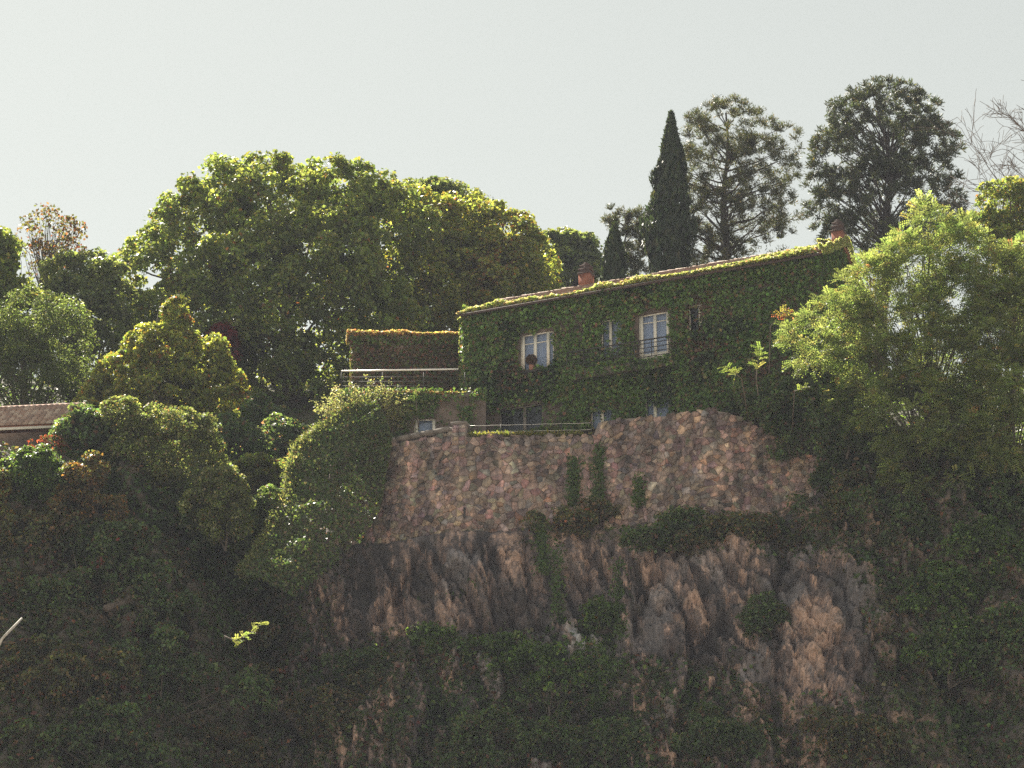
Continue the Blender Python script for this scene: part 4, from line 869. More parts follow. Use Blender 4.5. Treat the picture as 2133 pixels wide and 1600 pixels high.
# ------------------------------------------------------------------ locust trees at right with feathery compound leaves
def compound(p, d, up, r, L=0.42, k=6, lf=0.11):
    """pinnate leaves: base p, direction d -> leaflet centre, normal, axis, size"""
    n = len(p); s = unit(np.cross(d, up)); nr = unit(np.cross(s, d)); C, N, A = [], [], []
    for i in range(k):
        f = (i + 0.7) / k; droop = -V(0, 0, 1) * (0.18 * f * f * L)
        for sg in (-1, 1):
            C.append(p + d * (L * f) + s * (sg * lf * 0.5) + droop); N.append(nr + r.normal(0, 0.25, (n, 3))); A.append(s * sg + d * 0.45)
    m = n * 2 * k
    return np.concatenate(C), np.concatenate(N), np.concatenate(A), lf * r.uniform(0.75, 1.2, m), np.tile(np.arange(n), 2 * k)
def locust(name, label, lobes, base, pal, ncl, per, seed, tr=0.2, L=0.42, k=6, lf=0.11, limbs=60, top=None, rmin=0.35, cat='tree', group=None, cr=0.55):
    r = np.random.default_rng(seed); base = np.asarray(base, float); t = empty(name, base, label, cat, group)
    cc, cd = clump_centres(lobes, ncl, rmin, 1.05, 0.2, r); kk = np.repeat(np.arange(len(cc)), per); m = len(kk)
    d = unit(randdir(m, r) * V(1, 1, 0.55) + cd[kk] * 0.45 + V(0, 0, 0.15)); p = cc[kk] + d * (cr * r.uniform(0.05, 0.9, m))[:, None]
    c, n_, a, s, idx = compound(p, d, unit(V(0, 0, 1) + r.normal(0, 0.35, (m, 3))), r, L, k, lf)
    lt = (pick(pal, m, 0.22, r) * np.exp(r.normal(0, 0.16, (len(cc), 1)))[kk])[idx]
    leaves('crown', c, n_, a, s, np.clip(lt * np.exp(r.normal(0, 0.1, (len(lt), 1))), 0.004, 0.6), M['leaf_thin'], t, 0.5, 0.04, base)
    mb = MB(); tp = top if top is not None else max([q[0] for q in lobes], key=lambda q: q[2]); trk = limb(base - Z3 * 0.3, tp, 0, 10, 0.12, r); mb.tube(trk, np.linspace(tr, tr * 0.12, 10), 7)
    for q in cc[r.choice(len(cc), min(limbs, len(cc)), replace=False)]:
        f = np.clip((q[2] - base[2]) / max(tp[2] - base[2], 0.1) - 0.25 - 0.15 * r.random(), 0.03, 0.9) * 9; aa = trk[int(f)] + (trk[min(int(f) + 1, 9)] - trk[int(f)]) * (f % 1)
        mb.tube(limb(aa, q, 0.05, 6, 0.12, r), np.linspace(tr * 0.25, 0.012, 6), 4)
    mb.build('trunk', M['bark'], t, base, True); return t
def on_cliff(px, py):
    lo, hi = 80.0, 130.0
    for _ in range(40):
        Y = (lo + hi) / 2; q = at(px, py, Y)
        if q[2] > zlip(q[0]): lo, hi = lo, Y
        elif ycliff(q[0], q[2]) > Y: lo = Y
        else: hi = Y
    return at(px, py, (lo + hi) / 2)
LOC = [((0.1425, 0.1792, 0.065), 5), ((0.1767, 0.2072, 0.0825), 4), ((0.1049, 0.14, 0.0525), 3), ((0.2052, 0.1848, 0.075), 0.8), ((0.2166, 0.112, 0.0625), 0.12)]
YL = 112.5
locust('locust_tree', 'large feathery yellow green locust tree in front of the house gable',
       lobes_px([(1935, 480, 60, 55), (1900, 560, 95, 70), (1990, 520, 60, 60), (1830, 600, 80, 60), (1760, 670, 85, 50), (1690, 720, 70, 40), (1880, 680, 120, 80), (1990, 640, 80, 90), (1960, 760, 110, 90), (1840, 760, 90, 70), (1900, 860, 110, 80), (1990, 900, 90, 90), (2040, 700, 60, 90), (2030, 820, 60, 80), (1800, 830, 70, 50), (1950, 970, 110, 60)], YL),
       on_cliff(1935, 1010), LOC, 560, 22, 71, 0.17, L=0.42, k=5, lf=0.125, limbs=120, cr=0.5, rmin=0.25, top=at(1937, 440, YL))
locust('locust_tree', 'second locust tree at the right edge with denser crown',
       lobes_px([(2090, 590, 70, 70), (2130, 660, 80, 90), (2070, 700, 70, 80), (2110, 800, 90, 90), (2060, 620, 40, 50), (2150, 560, 50, 50), (2090, 900, 80, 70)], 111),
       on_cliff(2110, 1010), LOC, 310, 22, 72, 0.16, L=0.42, k=5, lf=0.125, limbs=70, cr=0.5, rmin=0.25, top=at(2110, 540, 111))

# ------------------------------------------------------------------ bushes on the left slope and along the wall
SLOPE = 'bushes on the slope left of the wall'
def shrub(name, label, lob, Y, pal, ncl, per, cr=0.35, ls=0.14, seed=0, mat='leaf', group=None, red=None, aspect=0.7, cat='shrub', droop=0.5, base=None, flat=0.8, **kw):
    if group == SLOPE and len(lob) < 6:
        rr = np.random.default_rng(seed + 9)
        lob = list(lob) + [(q[0] + rr.normal(0, 0.75) * q[2], q[1] + rr.normal(0, 0.6) * q[3], q[2] * rr.uniform(0.2, 0.42), q[3] * rr.uniform(0.2, 0.42), rr.normal(0, 0.4)) for q in lob for _ in range(4)]
    L = lobes_px(lob, Y); c = np.mean([q[0] for q in L], axis=0); b = min(q[0][2] - q[1][2] * 0.8 for q in L)
    return tree(name, label, L, V(c[0], c[1] + 0.3, b) if base is None else base, pal, ncl, per, cr, ls, mat, 0.06, 14, group, cat, 0.25, 0.5, seed, red, 'bark', aspect, 'foliage', 'stem', flat, droop, **kw)
SLOPE = 'bushes on the slope left of the wall'
VINY = [((q[0][0] * 1.42, q[0][1] * 1.42, q[0][2] * 1.6), q[1]) for q in [((0.085, 0.105, 0.03), 4), ((0.11, 0.12, 0.04), 3), ((0.06, 0.08, 0.025), 3), ((0.20, 0.19, 0.11), 0.6), ((0.13, 0.08, 0.035), 0.6)]]
GRN = [((0.0625, 0.1063, 0.0286), 4), ((0.0875, 0.1375, 0.0364), 3), ((0.0438, 0.075, 0.026), 2), ((0.1375, 0.075, 0.039), 0.3)]
BROWNG = [((0.078, 0.096, 0.0416), 4), ((0.104, 0.0896, 0.0468), 3), ((0.143, 0.096, 0.0585), 1.8), ((0.065, 0.087, 0.039), 3), ((0.182, 0.0768, 0.052), 0.5)]
ORANGE = [((0.16, 0.085, 0.03), 3), ((0.12, 0.09, 0.03), 2), ((0.07, 0.065, 0.024), 2)]
shrub('bush', 'tall dome shaped bush draped in climber with sunlit crest at left', [(345, 905, 70, 50), (370, 960, 85, 90), (300, 960, 70, 80), (250, 865, 35, 30)], 119.5, VINY, 280, 100, 0.42, 0.15, 81, 'leaf_thin', SLOPE)
shrub('bush', 'pale rounded climber mound with sunlit top right of the dome bush', [(460, 1020, 50, 38), (440, 1060, 60, 50), (480, 1070, 40, 50)], 117.5, VINY, 150, 130, 0.35, 0.13, 82, 'leaf_thin', SLOPE)
shrub('bush', 'bright green weeds in the gully beside the wall flank', [(530, 1075, 45, 30), (560, 1050, 30, 30), (500, 1110, 45, 45)], 119.5, GRN + VINY[:2], 110, 110, 0.35, 0.13, 83, 'leaf_thin', SLOPE)
shrub('bush', 'yellowish bush at the head of the dark gully', [(540, 985, 40, 28), (575, 1005, 25, 30), (500, 990, 30, 25)], 124.5, YELLOW, 90, 110, 0.35, 0.15, 84, 'leaf_thin', SLOPE)
shrub('bush', 'round green bush in front of the brick house wall', [(70, 985, 60, 45), (30, 1010, 50, 45), (120, 1020, 40, 40)], 117.5, GRN, 150, 130, 0.4, 0.14, 85, 'leaf', SLOPE)
shrub('sumac_shrub', 'scarlet topped shrub against the brick house', [(105, 922, 28, 14), (65, 928, 16, 10), (130, 935, 16, 12)], 119.0, [((0.22, 0.045, 0.03), 3), ((0.15, 0.06, 0.035), 2), ((0.08, 0.09, 0.03), 2)], 30, 14, 0.2, 0.13, 86, 'leaf_thin', aspect=0.4)
shrub('sumac_shrub', 'orange brown leaved shrub between the green bush and the dome bush', [(170, 1010, 35, 40), (200, 980, 22, 25), (145, 1060, 40, 35), (220, 1070, 40, 30)], 116.8, ORANGE + BROWNG[:2], 80, 90, 0.38, 0.16, 87)
shrub('bush', 'yellow leaved bush at the left edge below the brick house', [(-10, 1015, 30, 28), (0, 1050, 25, 25)], 116.5, YELLOW + ORANGE, 40, 80, 0.35, 0.15, 88, 'leaf_thin')
for k, (px, py, rx, ry, pal, lab) in enumerate([
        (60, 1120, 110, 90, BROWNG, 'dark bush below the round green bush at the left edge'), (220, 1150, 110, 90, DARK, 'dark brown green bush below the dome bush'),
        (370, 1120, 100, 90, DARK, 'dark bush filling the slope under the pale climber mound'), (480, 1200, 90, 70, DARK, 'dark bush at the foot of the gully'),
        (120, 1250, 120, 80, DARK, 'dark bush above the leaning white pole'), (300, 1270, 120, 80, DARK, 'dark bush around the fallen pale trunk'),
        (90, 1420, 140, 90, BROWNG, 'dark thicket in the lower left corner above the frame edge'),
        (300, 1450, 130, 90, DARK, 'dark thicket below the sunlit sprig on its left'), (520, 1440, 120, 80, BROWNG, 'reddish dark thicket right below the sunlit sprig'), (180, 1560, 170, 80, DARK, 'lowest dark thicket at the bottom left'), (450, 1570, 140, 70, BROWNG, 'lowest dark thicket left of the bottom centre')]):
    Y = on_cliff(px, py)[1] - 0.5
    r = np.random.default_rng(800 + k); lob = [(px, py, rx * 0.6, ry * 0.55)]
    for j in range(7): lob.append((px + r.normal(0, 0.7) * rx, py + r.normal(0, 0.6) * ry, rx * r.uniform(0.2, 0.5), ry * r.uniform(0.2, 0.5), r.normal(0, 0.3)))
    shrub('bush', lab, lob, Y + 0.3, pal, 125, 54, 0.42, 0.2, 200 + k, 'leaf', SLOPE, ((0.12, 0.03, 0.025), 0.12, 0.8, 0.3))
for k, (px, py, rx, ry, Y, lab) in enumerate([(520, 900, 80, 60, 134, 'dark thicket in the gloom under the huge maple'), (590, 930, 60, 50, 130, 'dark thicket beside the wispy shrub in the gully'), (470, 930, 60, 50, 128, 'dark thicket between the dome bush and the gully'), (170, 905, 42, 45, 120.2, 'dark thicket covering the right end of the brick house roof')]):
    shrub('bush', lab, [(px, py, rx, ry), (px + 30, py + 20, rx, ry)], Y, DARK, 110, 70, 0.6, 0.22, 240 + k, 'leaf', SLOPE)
# climber smothering the left flank of the wall, lit along its crest
fl = empty('flank_climber', at(640, 1000, 121.3), 'sunlit climber blanket spilling down the left end of the stone wall', 'climber'); FLO = np.array(fl.location)
r = np.random.default_rng(90); crest = [(770, 845, 122.6), (715, 866, 122.4), (660, 895, 122.0), (615, 935, 121.4), (600, 990, 120.4), (590, 1050, 119.2), (565, 1100, 118.0), (530, 1160, 116.8), (500, 1200, 116.0)]
CR = np.array([at(*q) for q in crest])
inner = [(815, 905, 121.3), (812, 935, 121.2), (806, 975, 120.9), (800, 1020, 120.6), (790, 1065, 120.2), (765, 1105, 118.6), (725, 1150, 117.2), (670, 1200, 115.9), (610, 1245, 114.9)]
IR = np.array([at(*q) for q in inner]); n = 24000
def blanket(a, b):                                   # a: along the crest, b: from the crest to the wall
    t = a * (len(CR) - 1); i0 = np.minimum(t.astype(int), len(CR) - 2); f = (t - i0)[:, None]
    c = CR[i0] * (1 - f) + CR[i0 + 1] * f; e = IR[i0] * (1 - f) + IR[i0 + 1] * f
    q = c * (1 - b[:, None]) + e * b[:, None]
    q[:, 1] -= 1.1 * np.sin(np.pi * np.clip(b, 0, 1)) ** 0.8 * (0.6 + 0.5 * fbm(q * 0.7, 3, 92)); q[:, 2] += 0.25 * fbm(q * 1.1, 3, 97)
    return q
al, be = r.random(n) ** 1.25, r.random(n) ** 1.9
q = blanket(al, be); nrm_ = unit(V(0.25, -1, 0.45) + r.normal(0, 0.12, (n, 3))); p = q + nrm_ * (0.32 * r.random(n) * (0.5 + 0.8 * np.abs(fbm(q * 1.6, 3, 98))))[:, None]
tn = pick(GRN + BROWNG[:2] + VINY[:1], n, 0.25, r)
leaves('foliage', p, nrm_ + r.normal(0, 0.55, (n, 3)), r.normal(0, 0.6, (n, 3)) - Z3 * 0.8, r.uniform(0.09, 0.2, n), tn, M['ivy'], fl, 0.7, 0.1, FLO)
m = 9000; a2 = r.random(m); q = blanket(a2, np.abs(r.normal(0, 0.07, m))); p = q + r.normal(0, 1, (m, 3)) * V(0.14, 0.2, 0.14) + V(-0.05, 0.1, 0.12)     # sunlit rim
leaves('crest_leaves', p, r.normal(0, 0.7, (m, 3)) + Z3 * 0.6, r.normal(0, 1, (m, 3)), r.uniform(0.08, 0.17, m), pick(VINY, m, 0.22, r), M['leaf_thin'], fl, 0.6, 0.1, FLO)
m = 2400; q = blanket(r.random(m), np.abs(r.normal(0, 0.06, m))); d = unit(r.normal(0, 0.5, (m, 3)) + V(-0.45, 0, 1.0)); L = r.uniform(0.25, 0.6, m)
leaves('grass_tips', q + d * (L * 0.5)[:, None], randdir(m, r), d, L, pick(VINY[:2] + [((0.24, 0.22, 0.10), 2)], m, 0.2, r), M['leaf_thin'], fl, 0.07, 0.02, FLO)
cc = blanket(r.random(40), r.random(40)); n = 40
for j in range(10): q = cc[r.integers(n)]; mb = MB(); mb.tube(limb(q + V(0.3, 0.3, -1.2), q, 0.1, 5, 0.2, r), np.linspace(0.04, 0.012, 5), 4); mb.build('stem', M['bark'], fl, FLO, True)
# arching wispy shrub on the wall head
ws = empty('wispy_shrub', at(790, 905, 122.7), 'pale wispy shrub with long arching shoots at the wall head', 'shrub'); WO = np.array(ws.location)
r = np.random.default_rng(91); C_, N_, A_, S_, T_ = [], [], [], [], []; mb = MB()
for j in range(230):
    b = at(r.uniform(700, 810), r.uniform(880, 915), r.uniform(122.2, 124.0)); px, py = r.normal(770, 52), r.normal(845, 24)
    if j % 6 == 0: px, py = r.choice([(735, 800), (700, 815), (790, 805), (850, 850), (900, 895), (660, 850), (865, 870)]) + r.normal(0, 9, 2)
    tip = at(min(px, 905), py, r.uniform(122.0, 124.2)); pts = limb(b, tip, 0.22, 9, 0.1, r); mb.tube(pts, np.linspace(0.016, 0.005, 9), 3)
    m = 60; s = r.uniform(1.5, 8, m); i0 = np.minimum(s.astype(int), 7); q = pts[i0] + (pts[i0 + 1] - pts[i0]) * (s - i0)[:, None]; d = unit(pts[i0 + 1] - pts[i0])
    C_.append(q + r.normal(0, 0.07, (m, 3))); N_.append(r.normal(0, 0.7, (m, 3)) + Z3 * 0.6); A_.append(d + r.normal(0, 0.5, (m, 3))); S_.append(r.uniform(0.08, 0.16, m)); T_.append(pick([((0.25, 0.25, 0.13), 4), ((0.34, 0.32, 0.20), 2), ((0.16, 0.19, 0.08), 3), ((0.22, 0.22, 0.08), 2)], m, 0.2, r))
leaves('foliage', np.concatenate(C_), np.concatenate(N_), np.concatenate(A_), np.concatenate(S_), np.concatenate(T_), M['leaf_thin'], ws, 0.42, 0.06, WO); tag(mb.build('stem', M['twig'], ws, WO), kind='stuff')
# tree of heaven sprout and other single sunlit sprays
def spray(name, label, pts, pal, nleaf, seed, L=0.55, lf=0.12, k=7, cat='sapling', root=None, mat_t='twig'):
    r = np.random.default_rng(seed); pts = [np.asarray(q) for q in pts]; base = np.asarray(root) if root is not None else pts[0]; t = empty(name, base, label, cat); line = np.array(pts)
    s = r.uniform(0.25, 1, nleaf) * (len(line) - 1); i0 = np.minimum(s.astype(int), len(line) - 2); q = line[i0] + (line[i0 + 1] - line[i0]) * (s - i0)[:, None]; ax = unit(line[i0 + 1] - line[i0])
    d = unit(randdir(nleaf, r) * V(1, 0.8, 0.5) + ax * 0.5 + V(0, 0, 0.1)); c, n_, a, sz, idx = compound(q, d, unit(V(0, 0, 1) + r.normal(0, 0.3, (nleaf, 3))), r, L, k, lf)
    leaves('foliage', c, n_, a, sz, pick(pal, nleaf, 0.2, r)[idx], M['leaf_thin'], t, 0.5, 0.04, base)
    mb = MB(); full = ([np.asarray(root)] if root is not None else []) + pts; mb.tube(full, np.linspace(0.035, 0.01, len(full)), 5); mb.build('stem', M[mat_t], t, base, True)
SPR = [((0.15, 0.19, 0.06), 3), ((0.20, 0.23, 0.08), 3), ((0.11, 0.15, 0.04), 2)]
spray('ailanthus_sapling', 'feathery green sapling rising before the annexe terrace edge', [at(872, 890, 122.6), at(868, 855, 122.6), at(866, 812, 122.6)], GRN + SPR[:1], 30, 301, 0.42, 0.095)
spray('ailanthus_sapling', 'bright upright sapling spray below the ivy house, upper of two', [at(1575, 790, 115.0), at(1578, 760, 114.8), at(1582, 725, 114.6)], SPR, 22, 302, 0.45, 0.09, root=at(1590, 905, 116.4))
spray('ailanthus_sapling', 'bright leaning sapling spray below the ivy house, left of two', [at(1545, 790, 114.6), at(1530, 775, 114.4), at(1512, 762, 114.2)], SPR, 15, 303, 0.42, 0.085, root=at(1560, 880, 116.6))
spray('ailanthus_sapling', 'small pale sapling spray between the ivy house and the locust', [at(1655, 815, 113.6), at(1680, 806, 113.4)], SPR, 9, 304, 0.36, 0.08, root=at(1650, 900, 115.6))
spray('creeper_spray', 'yellow and red creeper spray in front of the right facade', [at(1605, 680, 116.2), at(1632, 648, 116.0), at(1650, 655, 115.9)], [((0.20, 0.06, 0.04), 2), ((0.18, 0.17, 0.05), 3)], 22, 305, 0.36, 0.11, 4, 'creeper', at(1600, 860, 116.8))
spray('ailanthus_sapling', 'isolated sunlit sprig on the dark slope at lower left', [at(468, 1325, 104.2), at(490, 1335, 103.9), at(520, 1320, 103.8), at(545, 1298, 103.8)], [((0.24, 0.26, 0.10), 3), ((0.16, 0.20, 0.06), 3)], 40, 306, 0.3, 0.085, 6, root=on_cliff(470, 1352))
spray('ailanthus_sapling', 'yellow green seedling at the foot of the rubble wall', [at(1250, 1145, 115.0), at(1235, 1120, 115.0), at(1260, 1100, 115.0), at(1290, 1120, 115)], [((0.075, 0.095, 0.03), 3), ((0.055, 0.08, 0.028), 2)], 18, 307, 0.36, 0.1, 5, root=on_cliff(1255, 1190))
# shrubs between house and locust and over the right of the cliff
RS = 'dark bushes on the right of the cliff'
for k, (px, py, rx, ry, pal, Y, lab) in enumerate([
        (1620, 850, 85, 60, DARK, 116.0, 'dark bush at the right corner of the house above the broken wall'), (1740, 880, 90, 80, DARK, 114.6, 'dark bush under the left boughs of the locust'),
        (1665, 905, 60, 50, DARK, 116.2, 'dark bush hugging the broken right end of the wall'), (1700, 790, 70, 50, DARK, 116.0, 'dark bush tucked below the gable'), (1850, 960, 100, 70, DARK, None, 'dark bush at the locust foot'),
        (1990, 1000, 100, 80, DARK, None, 'dark bush under the two locusts'), (2100, 1050, 90, 90, DARK, None, 'dark bush at the right edge below the second locust'),
        (1728, 1005, 45, 55, DARK, 115.9, 'narrow dark bush masking the cut right end of the stone wall'), (1780, 1040, 70, 60, BROWNG, None, 'brownish bush right of the wall end'), (1900, 1110, 90, 70, DARK, None, 'green bush on the cliff below the locust foot'),
        (2050, 1180, 110, 80, GRN, None, 'green bush at the right edge half way down'), (1960, 1270, 100, 80, GRN, None, 'green bush right of the long pale slab'),
        (2090, 1330, 90, 80, DARK, None, 'dark bush low at the right edge'), (1990, 1380, 60, 45, GRN, None, 'low green bush above the pale slanting slab'),
        (1440, 1095, 100, 35, DARK, None, 'flat dark bush along the right wall foot'), (1560, 1110, 90, 40, BROWNG, None, 'flat brownish bush below the right wall end'),
        (1190, 1090, 50, 28, BROWNG, None, 'small dark bush at the middle of the wall foot'), (1600, 1290, 50, 30, DARK, None, 'small dark bush in the middle of the bare rock'),
        (770, 1395, 90, 45, DARK, None, 'green bush below the bare rock on the left'), (1000, 1360, 80, 30, GRN, None, 'thin green bush on a ledge below the bare rock'),
        (1180, 1440, 140, 80, GRN, None, 'largest green bush at the bottom centre'), (1020, 1530, 110, 60, DARK, None, 'dark bush at the bottom left of centre'), (1260, 1560, 130, 60, DARK, None, 'dark bush at the bottom right of centre'),
        (1250, 1300, 50, 40, GRN, None, 'green bush beside the pale grey boulder'), (700, 1500, 90, 60, BROWNG, None, 'reddish bush at the bottom left of the green bushes'), (1500, 1540, 90, 40, DARK, None, 'low dark bush at the bottom right below the rock'), (1800, 1540, 110, 50, BROWNG, None, 'brown bush at the bottom right corner of the rock')]):
    if Y is None: Y = on_cliff(px, py)[1] - 0.35
    r = np.random.default_rng(700 + k); lob = [(px, py, rx * 0.6, ry * 0.6)]
    for j in range(6): lob.append((px + r.normal(0, 0.62) * rx, py + r.normal(0, 0.55) * ry, rx * r.uniform(0.18, 0.5), ry * r.uniform(0.2, 0.5), r.normal(0, 0.3)))
    shrub('bush', lab, lob, Y, pal, 130 if rx > 60 else 75, 40, 0.4, 0.175, 400 + k, 'leaf', RS, rmax=1.25)
# hanging strands on the wall
for k, (px, y0, y1, n, lab) in enumerate([(1195, 960, 1060, 700, 'green vine strand hanging on the wall left of the corner'), (1250, 930, 1070, 800, 'green vine strand hanging on the wall corner'), (1335, 1000, 1060, 350, 'short green vine strand on the right stretch of wall'), (1130, 1090, 1200, 600, 'yellow green vine strand over the rock under the wall'), (1160, 1150, 1290, 500, 'long sparse vine strand over the tan rock'), (1290, 1180, 1330, 700, 'yellow green weeds on the rock right of the tan streak')]):
    r = np.random.default_rng(500 + k); q0 = at(px, y0, 118.2 if y0 < 1080 else on_cliff(px, y0)[1] - 0.35)
    if y0 < 1080: u = u_at(px); zz_ = np.linspace(at(px, y0, wxy(u)[1])[2], at(px, y1, wxy(u)[1])[2], 8); line = np.array([wpos(np.array(u), np.array(z), np.array(0.16)) for z in zz_])
    else: line = np.array([on_cliff(px, y) - V(0, 0.5, 0) for y in np.linspace(y0, y1, 8)])
    t = empty('hanging_vine', line[-1], lab, 'vine', 'vine strands on wall and rock'); s = r.uniform(0, 6.99, n); i0 = s.astype(int); p = line[i0] + (line[i0 + 1] - line[i0]) * (s - i0)[:, None] + r.normal(0, 1, (n, 3)) * V(0.17, 0.1, 0.12)
    leaves('foliage', p, r.normal(0, 0.6, (n, 3)) + V(0, -1, 0.4), r.normal(0, 0.5, (n, 3)) - Z3, r.uniform(0.08, 0.17, n), pick([((0.06, 0.105, 0.028), 3), ((0.085, 0.125, 0.03), 2)], n, 0.2, r), M['ivy'], t, 0.8, 0.1, line[-1])
    mb = MB(); mb.tube(line, 0.012, 4); mb.build('stem', M['bark'], t, line[-1])
# grass on the low wall head
gt = empty('grass_tuft', wpos(np.array(u_at(1040)), wtop(u_at(1100)), np.array(-0.2)), 'sunlit yellow grass along the low middle of the wall top', 'grass'); GO = np.array(gt.location); r = np.random.default_rng(93); n = 1700
u = r.uniform(u_at(974), u_at(1240), n); u = u_at(974) + (u - u_at(974)) * r.uniform(0.35, 1, n); b = wpos(u, wtop(u_at(1100)) + 0 * u, -r.uniform(0.0, 0.45, n)); d = unit(r.normal(0, 0.4, (n, 3)) + Z3); L = r.uniform(0.1, 0.32, n)
leaves('blades', b + d * (L * 0.5)[:, None], randdir(n, r), d, L, pick([((0.22, 0.21, 0.06), 3), ((0.14, 0.16, 0.04), 3), ((0.30, 0.25, 0.10), 1)], n, 0.2, r), M['leaf_thin'], gt, 0.25, 0.02, GO)
# clipped brown plant in a pot before the left window
pw = hp(FU(1112, 750), -0.30, 0); zc = fuv(1112, 749, -0.30)[1] + GZ; pc = V(pw[0], pw[1], zc)
pt = empty('potted_plant', pc - Z3 * 0.55, 'round brown potted plant before the left upstairs window', 'plant'); PO = np.array(pt.location); r = np.random.default_rng(94); d = randdir(900, r)
leaves('foliage', pc + d * (0.27 * r.uniform(0.4, 1, 900) ** 0.5)[:, None], d + r.normal(0, 0.5, (900, 3)), randdir(900, r), r.uniform(0.06, 0.11, 900), pick([((0.10, 0.06, 0.035), 3), ((0.07, 0.06, 0.03), 2), ((0.13, 0.05, 0.03), 1)], 900, 0.2, r), M['leaf'], pt, 0.7, 0.1, PO)
mb = MB(); mb.tube([pc - Z3 * 0.55, pc - Z3 * 0.28], [0.1, 0.14], 10); mb.build('pot', M['terracotta'], pt, PO); mb = MB(); mb.tube([pc - Z3 * 0.3, pc], 0.02, 5); mb.build('stem', M['bark'], pt, PO)
mb = MB(); mb.box(pc - Z3 * 0.62 - HU * 0.4 - HB * 0.12, HU * 0.8, HB * 0.3, Z3 * 0.065); mb.box(pc - Z3 * 0.72 - HU * 0.3 + HB * 0.1, HU * 0.06, HB * 0.25, Z3 * 0.1); mb.box(pc - Z3 * 0.72 + HU * 0.24 + HB * 0.1, HU * 0.06, HB * 0.25, Z3 * 0.1)
mb.build('shelf', M['iron'], pt, PO)
# leaning pole and fallen trunk in the dark lower left
pa, pb = at(5, 1330, 103.6), at(46, 1288, 104.0)
mb = MB(); mb.tube([pa + (pa - pb) * 1.6 + V(0, 1.0, -0.6), pa, (pa + pb) / 2 + V(0.01, 0, 0.01), pb], [0.06, 0.055, 0.05, 0.045], 8); tag(mb.build('pole', M['grey_pole'], None, None, True), 'pale pole leaning out of the dark slope at the left edge', 'pole')
fa, fb = on_cliff(225, 1282) - V(0, 0.9, 0), on_cliff(350, 1240) - V(0, 0.9, 0)
mb = MB(); mb.tube(limb(fa, fb, 0.02, 7, 0.1), np.linspace(0.16, 0.08, 7), 8); tag(mb.build('fallen_trunk', M['bark'], None, None, True), 'fallen grey trunk lying slantwise on the dark left slope', 'trunk')
# ------------------------------------------------------------------ ground cover on cliff and hill
def blob(px, py, rx, ry): q = on_cliff(px, py); s = scl(q[1]); return (q[0], q[2], rx * s, ry * s)
GREENS = [blob(*b) for b in [(1450, 1095, 190, 40), (1650, 1120, 120, 60), (760, 1390, 160, 70), (1150, 1450, 330, 110), (900, 1550, 520, 110), (1400, 1570, 420, 80), (1000, 1400, 260, 60), (600, 1200, 130, 90), (600, 1330, 70, 70), (1750, 1100, 100, 90), (1250, 1290, 60, 60), (1600, 1290, 70, 30), (960, 1225, 150, 18), (1130, 1130, 60, 40), (1550, 1450, 160, 60)]]
BARE = [blob(*b) for b in [(900, 1200, 270, 110), (1150, 1200, 120, 110), (1450, 1230, 170, 80), (1700, 1260, 90, 110), (1750, 1380, 70, 60), (1920, 1480, 60, 90), (1400, 1340, 130, 60), (1650, 1450, 120, 80)]]
x = P3[:, 0]; z = P3[:, 2]
g = np.zeros(len(P3))
for bx, bz, rx, rz in GREENS: g += np.exp(-(((x - bx) / rx) ** 2 + ((z - bz) / rz) ** 2))
for bx, bz, rx, rz in BARE: g -= 0.9 * np.exp(-(((x - bx) / rx) ** 2 + ((z - bz) / rz) ** 2))
g += 1.6 * sstep(-8.5, -11, x) if False else 1.6 * (1 - sstep(-11.5, -8.6, x)) + 1.5 * sstep(13.0, 16.0, x)
g += 0.75 * fbm(P3 * 0.45, 4, 81) + 0.5 * fbm(P3 * 1.6, 3, 82) + 0.16
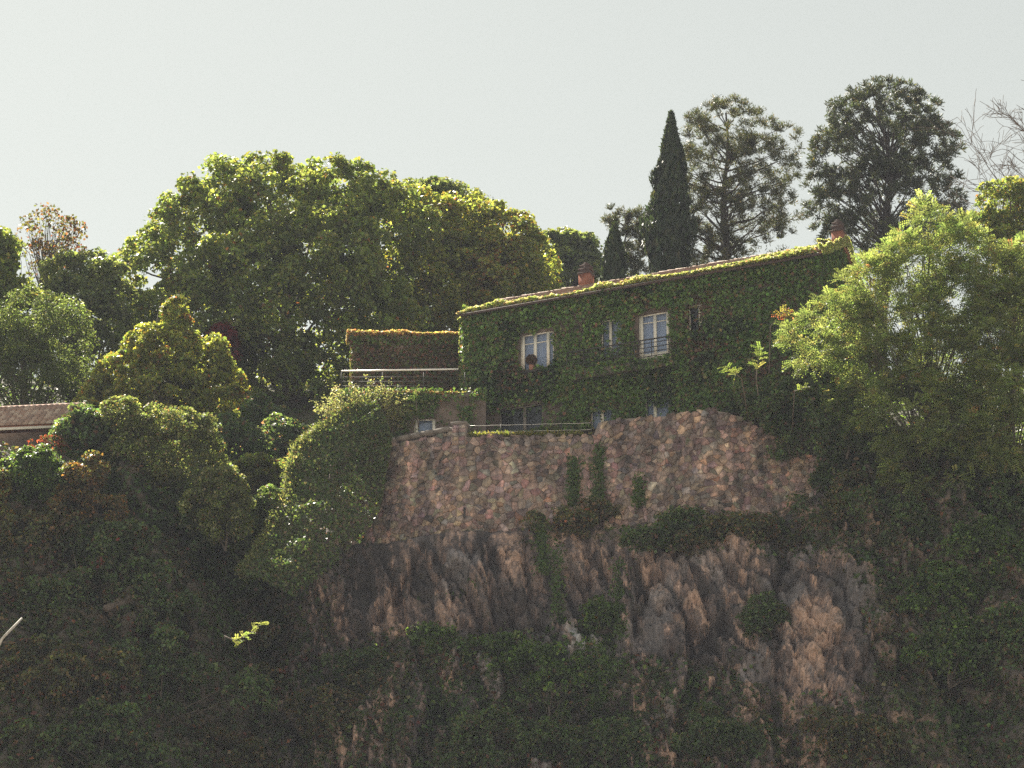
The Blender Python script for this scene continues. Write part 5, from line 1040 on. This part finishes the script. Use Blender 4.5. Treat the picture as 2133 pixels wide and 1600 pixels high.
# shelves of the rock hold plants
G2 = g.reshape(len(tt), len(cx)); fc = CF; wsum = np.clip(g[fc].mean(1), 0, 1.2)
a = P3[fc]; area = np.linalg.norm(np.cross(a[:, 2] - a[:, 0], a[:, 3] - a[:, 1]), axis=1) * 0.5; nrm = unit(np.cross(a[:, 2] - a[:, 0], a[:, 3] - a[:, 1])); nrm = np.where(nrm[:, 1:2] > 0, -nrm, nrm)
vis = (np.abs(a[:, 0, 0]) < 27) & (a[:, 0, 2] > 27)
pr = area * wsum * vis; n = 115000; r = np.random.default_rng(96); k = r.choice(len(fc), n, p=pr / pr.sum()); b = r.random((n, 2))
q = a[k, 0] + (a[k, 1] - a[k, 0]) * b[:, :1] + (a[k, 3] - a[k, 0]) * b[:, 1:]; thick = np.clip(wsum[k], 0, 1) * 0.45
p = q + nrm[k] * (thick * r.random(n))[:, None]
tn = pick(BROWNG + DARK[:2], n, 0.3, r); pm = fbm(p * 0.4, 3, 83) > 0.12; tn[pm] = pick(GRN[:3] + DARK[:1], int(pm.sum()), 0.25, r); tn = autumn(p, tn, 0.25, (0.11, 0.04, 0.03), 0.7, 84, 0.2)
leaves_o = leaves('ground_cover', p, nrm[k] + Z3 * 0.4 + r.normal(0, 0.55, (n, 3)), r.normal(0, 0.8, (n, 3)) - Z3 * 0.5, r.uniform(0.12, 0.29, n), tn, M['ivy'], None, 0.7)
tag(leaves_o, 'low dark ivy and scrub clinging to the cliff', 'ground cover', kind='stuff')
n = 40000; X_ = r.uniform(-30, 32, n); Y_ = ylip(X_) + 0.6 + r.random(n) ** 1.5 * 36; Zh = hill(X_, Y_); kp = ~((X_ > -9) & (X_ < 22) & (Y_ < 134)); X_, Y_, Zh = X_[kp], Y_[kp], Zh[kp]; n = len(X_)
p = np.stack([X_, Y_, Zh + r.random(n) ** 2 * 0.7], 1)
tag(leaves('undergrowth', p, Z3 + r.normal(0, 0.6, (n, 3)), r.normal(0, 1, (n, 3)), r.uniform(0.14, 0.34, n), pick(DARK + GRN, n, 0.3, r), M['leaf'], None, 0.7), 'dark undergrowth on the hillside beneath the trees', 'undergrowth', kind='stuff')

# ------------------------------------------------------------------ haze in the air of the valley
M['haze'] = bpy.data.materials.new('haze'); M['haze'].use_nodes = True; hn = M['haze'].node_tree; hn.nodes.remove(hn.nodes['Principled BSDF'])
pv = hn.nodes.new('ShaderNodeVolumePrincipled'); pv.inputs['Color'].default_value = (0.80, 0.84, 1.0, 1); pv.inputs['Density'].default_value = HAZE; pv.inputs['Anisotropy'].default_value = -0.05
hn.links.new(pv.outputs[0], hn.nodes['Material Output'].inputs['Volume'])
if HAZE > 0:
    mb = MB(); mb.box(V(-3100, -3100, -2), V(6200, 0, 0), V(0, 6200, 0), V(0, 0, 96)); tag(mb.build('haze', M['haze']), 'thin bright haze hanging in the valley air', 'haze', kind='stuff')
